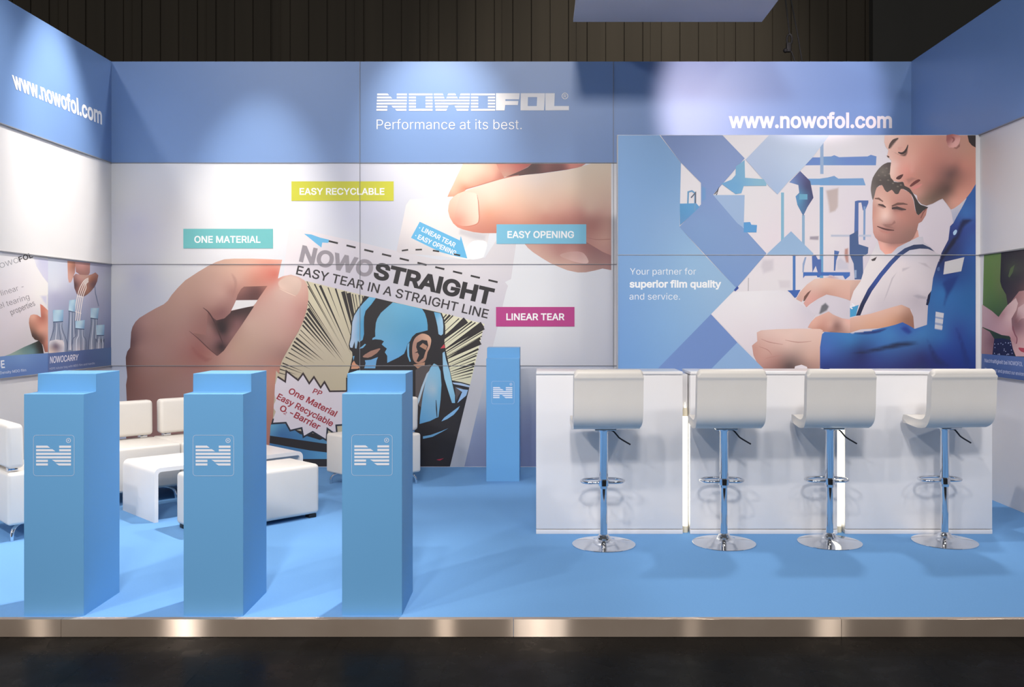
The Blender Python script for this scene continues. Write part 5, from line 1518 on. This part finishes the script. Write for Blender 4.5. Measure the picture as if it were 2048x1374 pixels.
t = thing('coffee_table', 'low white waterfall coffee table in front of the corner lounge chairs', 'table', (-2.561, 7.126, 0), math.radians(45))
bm = B()


def wf(L, Hh, r, n=6):
    o = [(-L, 0.0), (-L, Hh - r)]
    o += [(-L + r - r * math.cos(PI / 2 * k / n), Hh - r + r * math.sin(PI / 2 * k / n)) for k in range(1, n + 1)]
    o += [(L - r + r * math.sin(PI / 2 * k / n), Hh - r + r * math.cos(PI / 2 * k / n)) for k in range(0, n + 1)]
    o += [(L, 0.0)]
    return o


outer = wf(0.6, 0.392, 0.045)
inner = wf(0.572, 0.362, 0.022)[::-1]
ol = outer + inner
va = [bm.verts.new((x, -0.3, z)) for x, z in ol]
vb = [bm.verts.new((x, 0.3, z)) for x, z in ol]
n = len(ol)
for i in range(n):
    j = (i + 1) % n
    bm.faces.new((va[i], va[j], vb[j], vb[i]))
half = len(outer)
for i in range(half - 1):
    a, b = i, i + 1
    c, d = n - 1 - (i + 1), n - 1 - i
    bm.faces.new((va[a], va[b], va[c], va[d]))
    bm.faces.new((vb[a], vb[d], vb[c], vb[b]))
mk('table_body', bm, 'white_lacquer', t, 40)

t = thing('ottoman', 'white leather bench ottoman between the coffee table and the front plinths', 'ottoman', (-2.095, 6.519, 0), math.radians(45))
mk('padded_seat', boxed((-0.45, -0.21, 0.028), (0.45, 0.21, 0.395), 0.03, 5), 'leather', t, 50)
for sx in (-1, 1):
    for sy in (-1, 1):
        mk('foot', boxed((sx * 0.4 - 0.03, sy * 0.165 - 0.03, 0.0), (sx * 0.4 + 0.03, sy * 0.165 + 0.03, 0.0278), 0.003, 2), 'black_foot', t, 30)

# ------------------------------------------------------------------ above the stand
zp = 4.3
yf = (zp - H) * F / (CV - 44.0)
t = thing('ceiling_sail', 'pale grey flat panel hanging above the stand, its back edge in view', 'ceiling panel', ((1335 - CU) * yf / F, yf - 1.0, zp))
xa, xb = (1146.5 - CU) * yf / F, (1524 - CU) * yf / F
cx = t.location.x
mk('panel_sheet', boxed((xa - cx, -0.9, 0.0), (xb - cx, 1.0, 0.035), 0.003, 1), 'hung_panel', t)
for sx in (xa - cx + 0.15, xb - cx - 0.15):
    for sy in (-0.75, 0.85):
        mk('hanging_wire', tube(B(), [(sx, sy, 0.036), (sx, sy, 5.7)], 0.003, 8), 'cable', t)

YC = 9.6
t = thing('rigging_cable', 'black hoist cable with a clamp hanging behind the top of the back wall', 'cable', ((1580 - CU) * YC / F, YC, 3.0))


def at(u, v, Y):
    return Vector(((u - CU) * Y / F, Y, H - (v - CV) * Y / F))


def loc_(pts):
    return [p - t.location for p in pts]


mk('cable_strand', tube(B(), loc_([at(1560, -120, YC), at(1571, 0, YC), at(1579, 68, YC)]), 0.008, 8), 'cable', t)
mk('cable_strand', tube(B(), loc_([at(1560, -120, YC + 0.05), at(1582, 0, YC + 0.05), at(1594, 62, YC + 0.05), at(1604, 122, YC + 0.05), at(1613, 200, YC + 0.05)]), 0.008, 8), 'cable', t)
mk('cable_strand', tube(B(), loc_([at(1578, 98, YC), at(1584, 106, YC), at(1590, 124, YC), at(1596, 180, YC)]), 0.008, 8), 'cable', t)
loop = [at(1579 + 5 * math.cos(a), 79 + 10 * math.sin(a), YC) for a in [2 * PI * k / 16 for k in range(16)]]
bm = tube(B(), loc_(loop), 0.012, 8, closed=True)
c = at(1578, 93, YC) - t.location
box(bm, (c.x - 0.03, c.y - 0.02, c.z - 0.06), (c.x + 0.02, c.y + 0.02, c.z + 0.04), 0.008, 2)
c = at(1571, 101, YC) - t.location
bmesh.ops.create_uvsphere(bm, u_segments=14, v_segments=10, radius=0.026, matrix=Matrix.Translation(c))
mk('cable_clamp', bm, 'cable', t, 40)
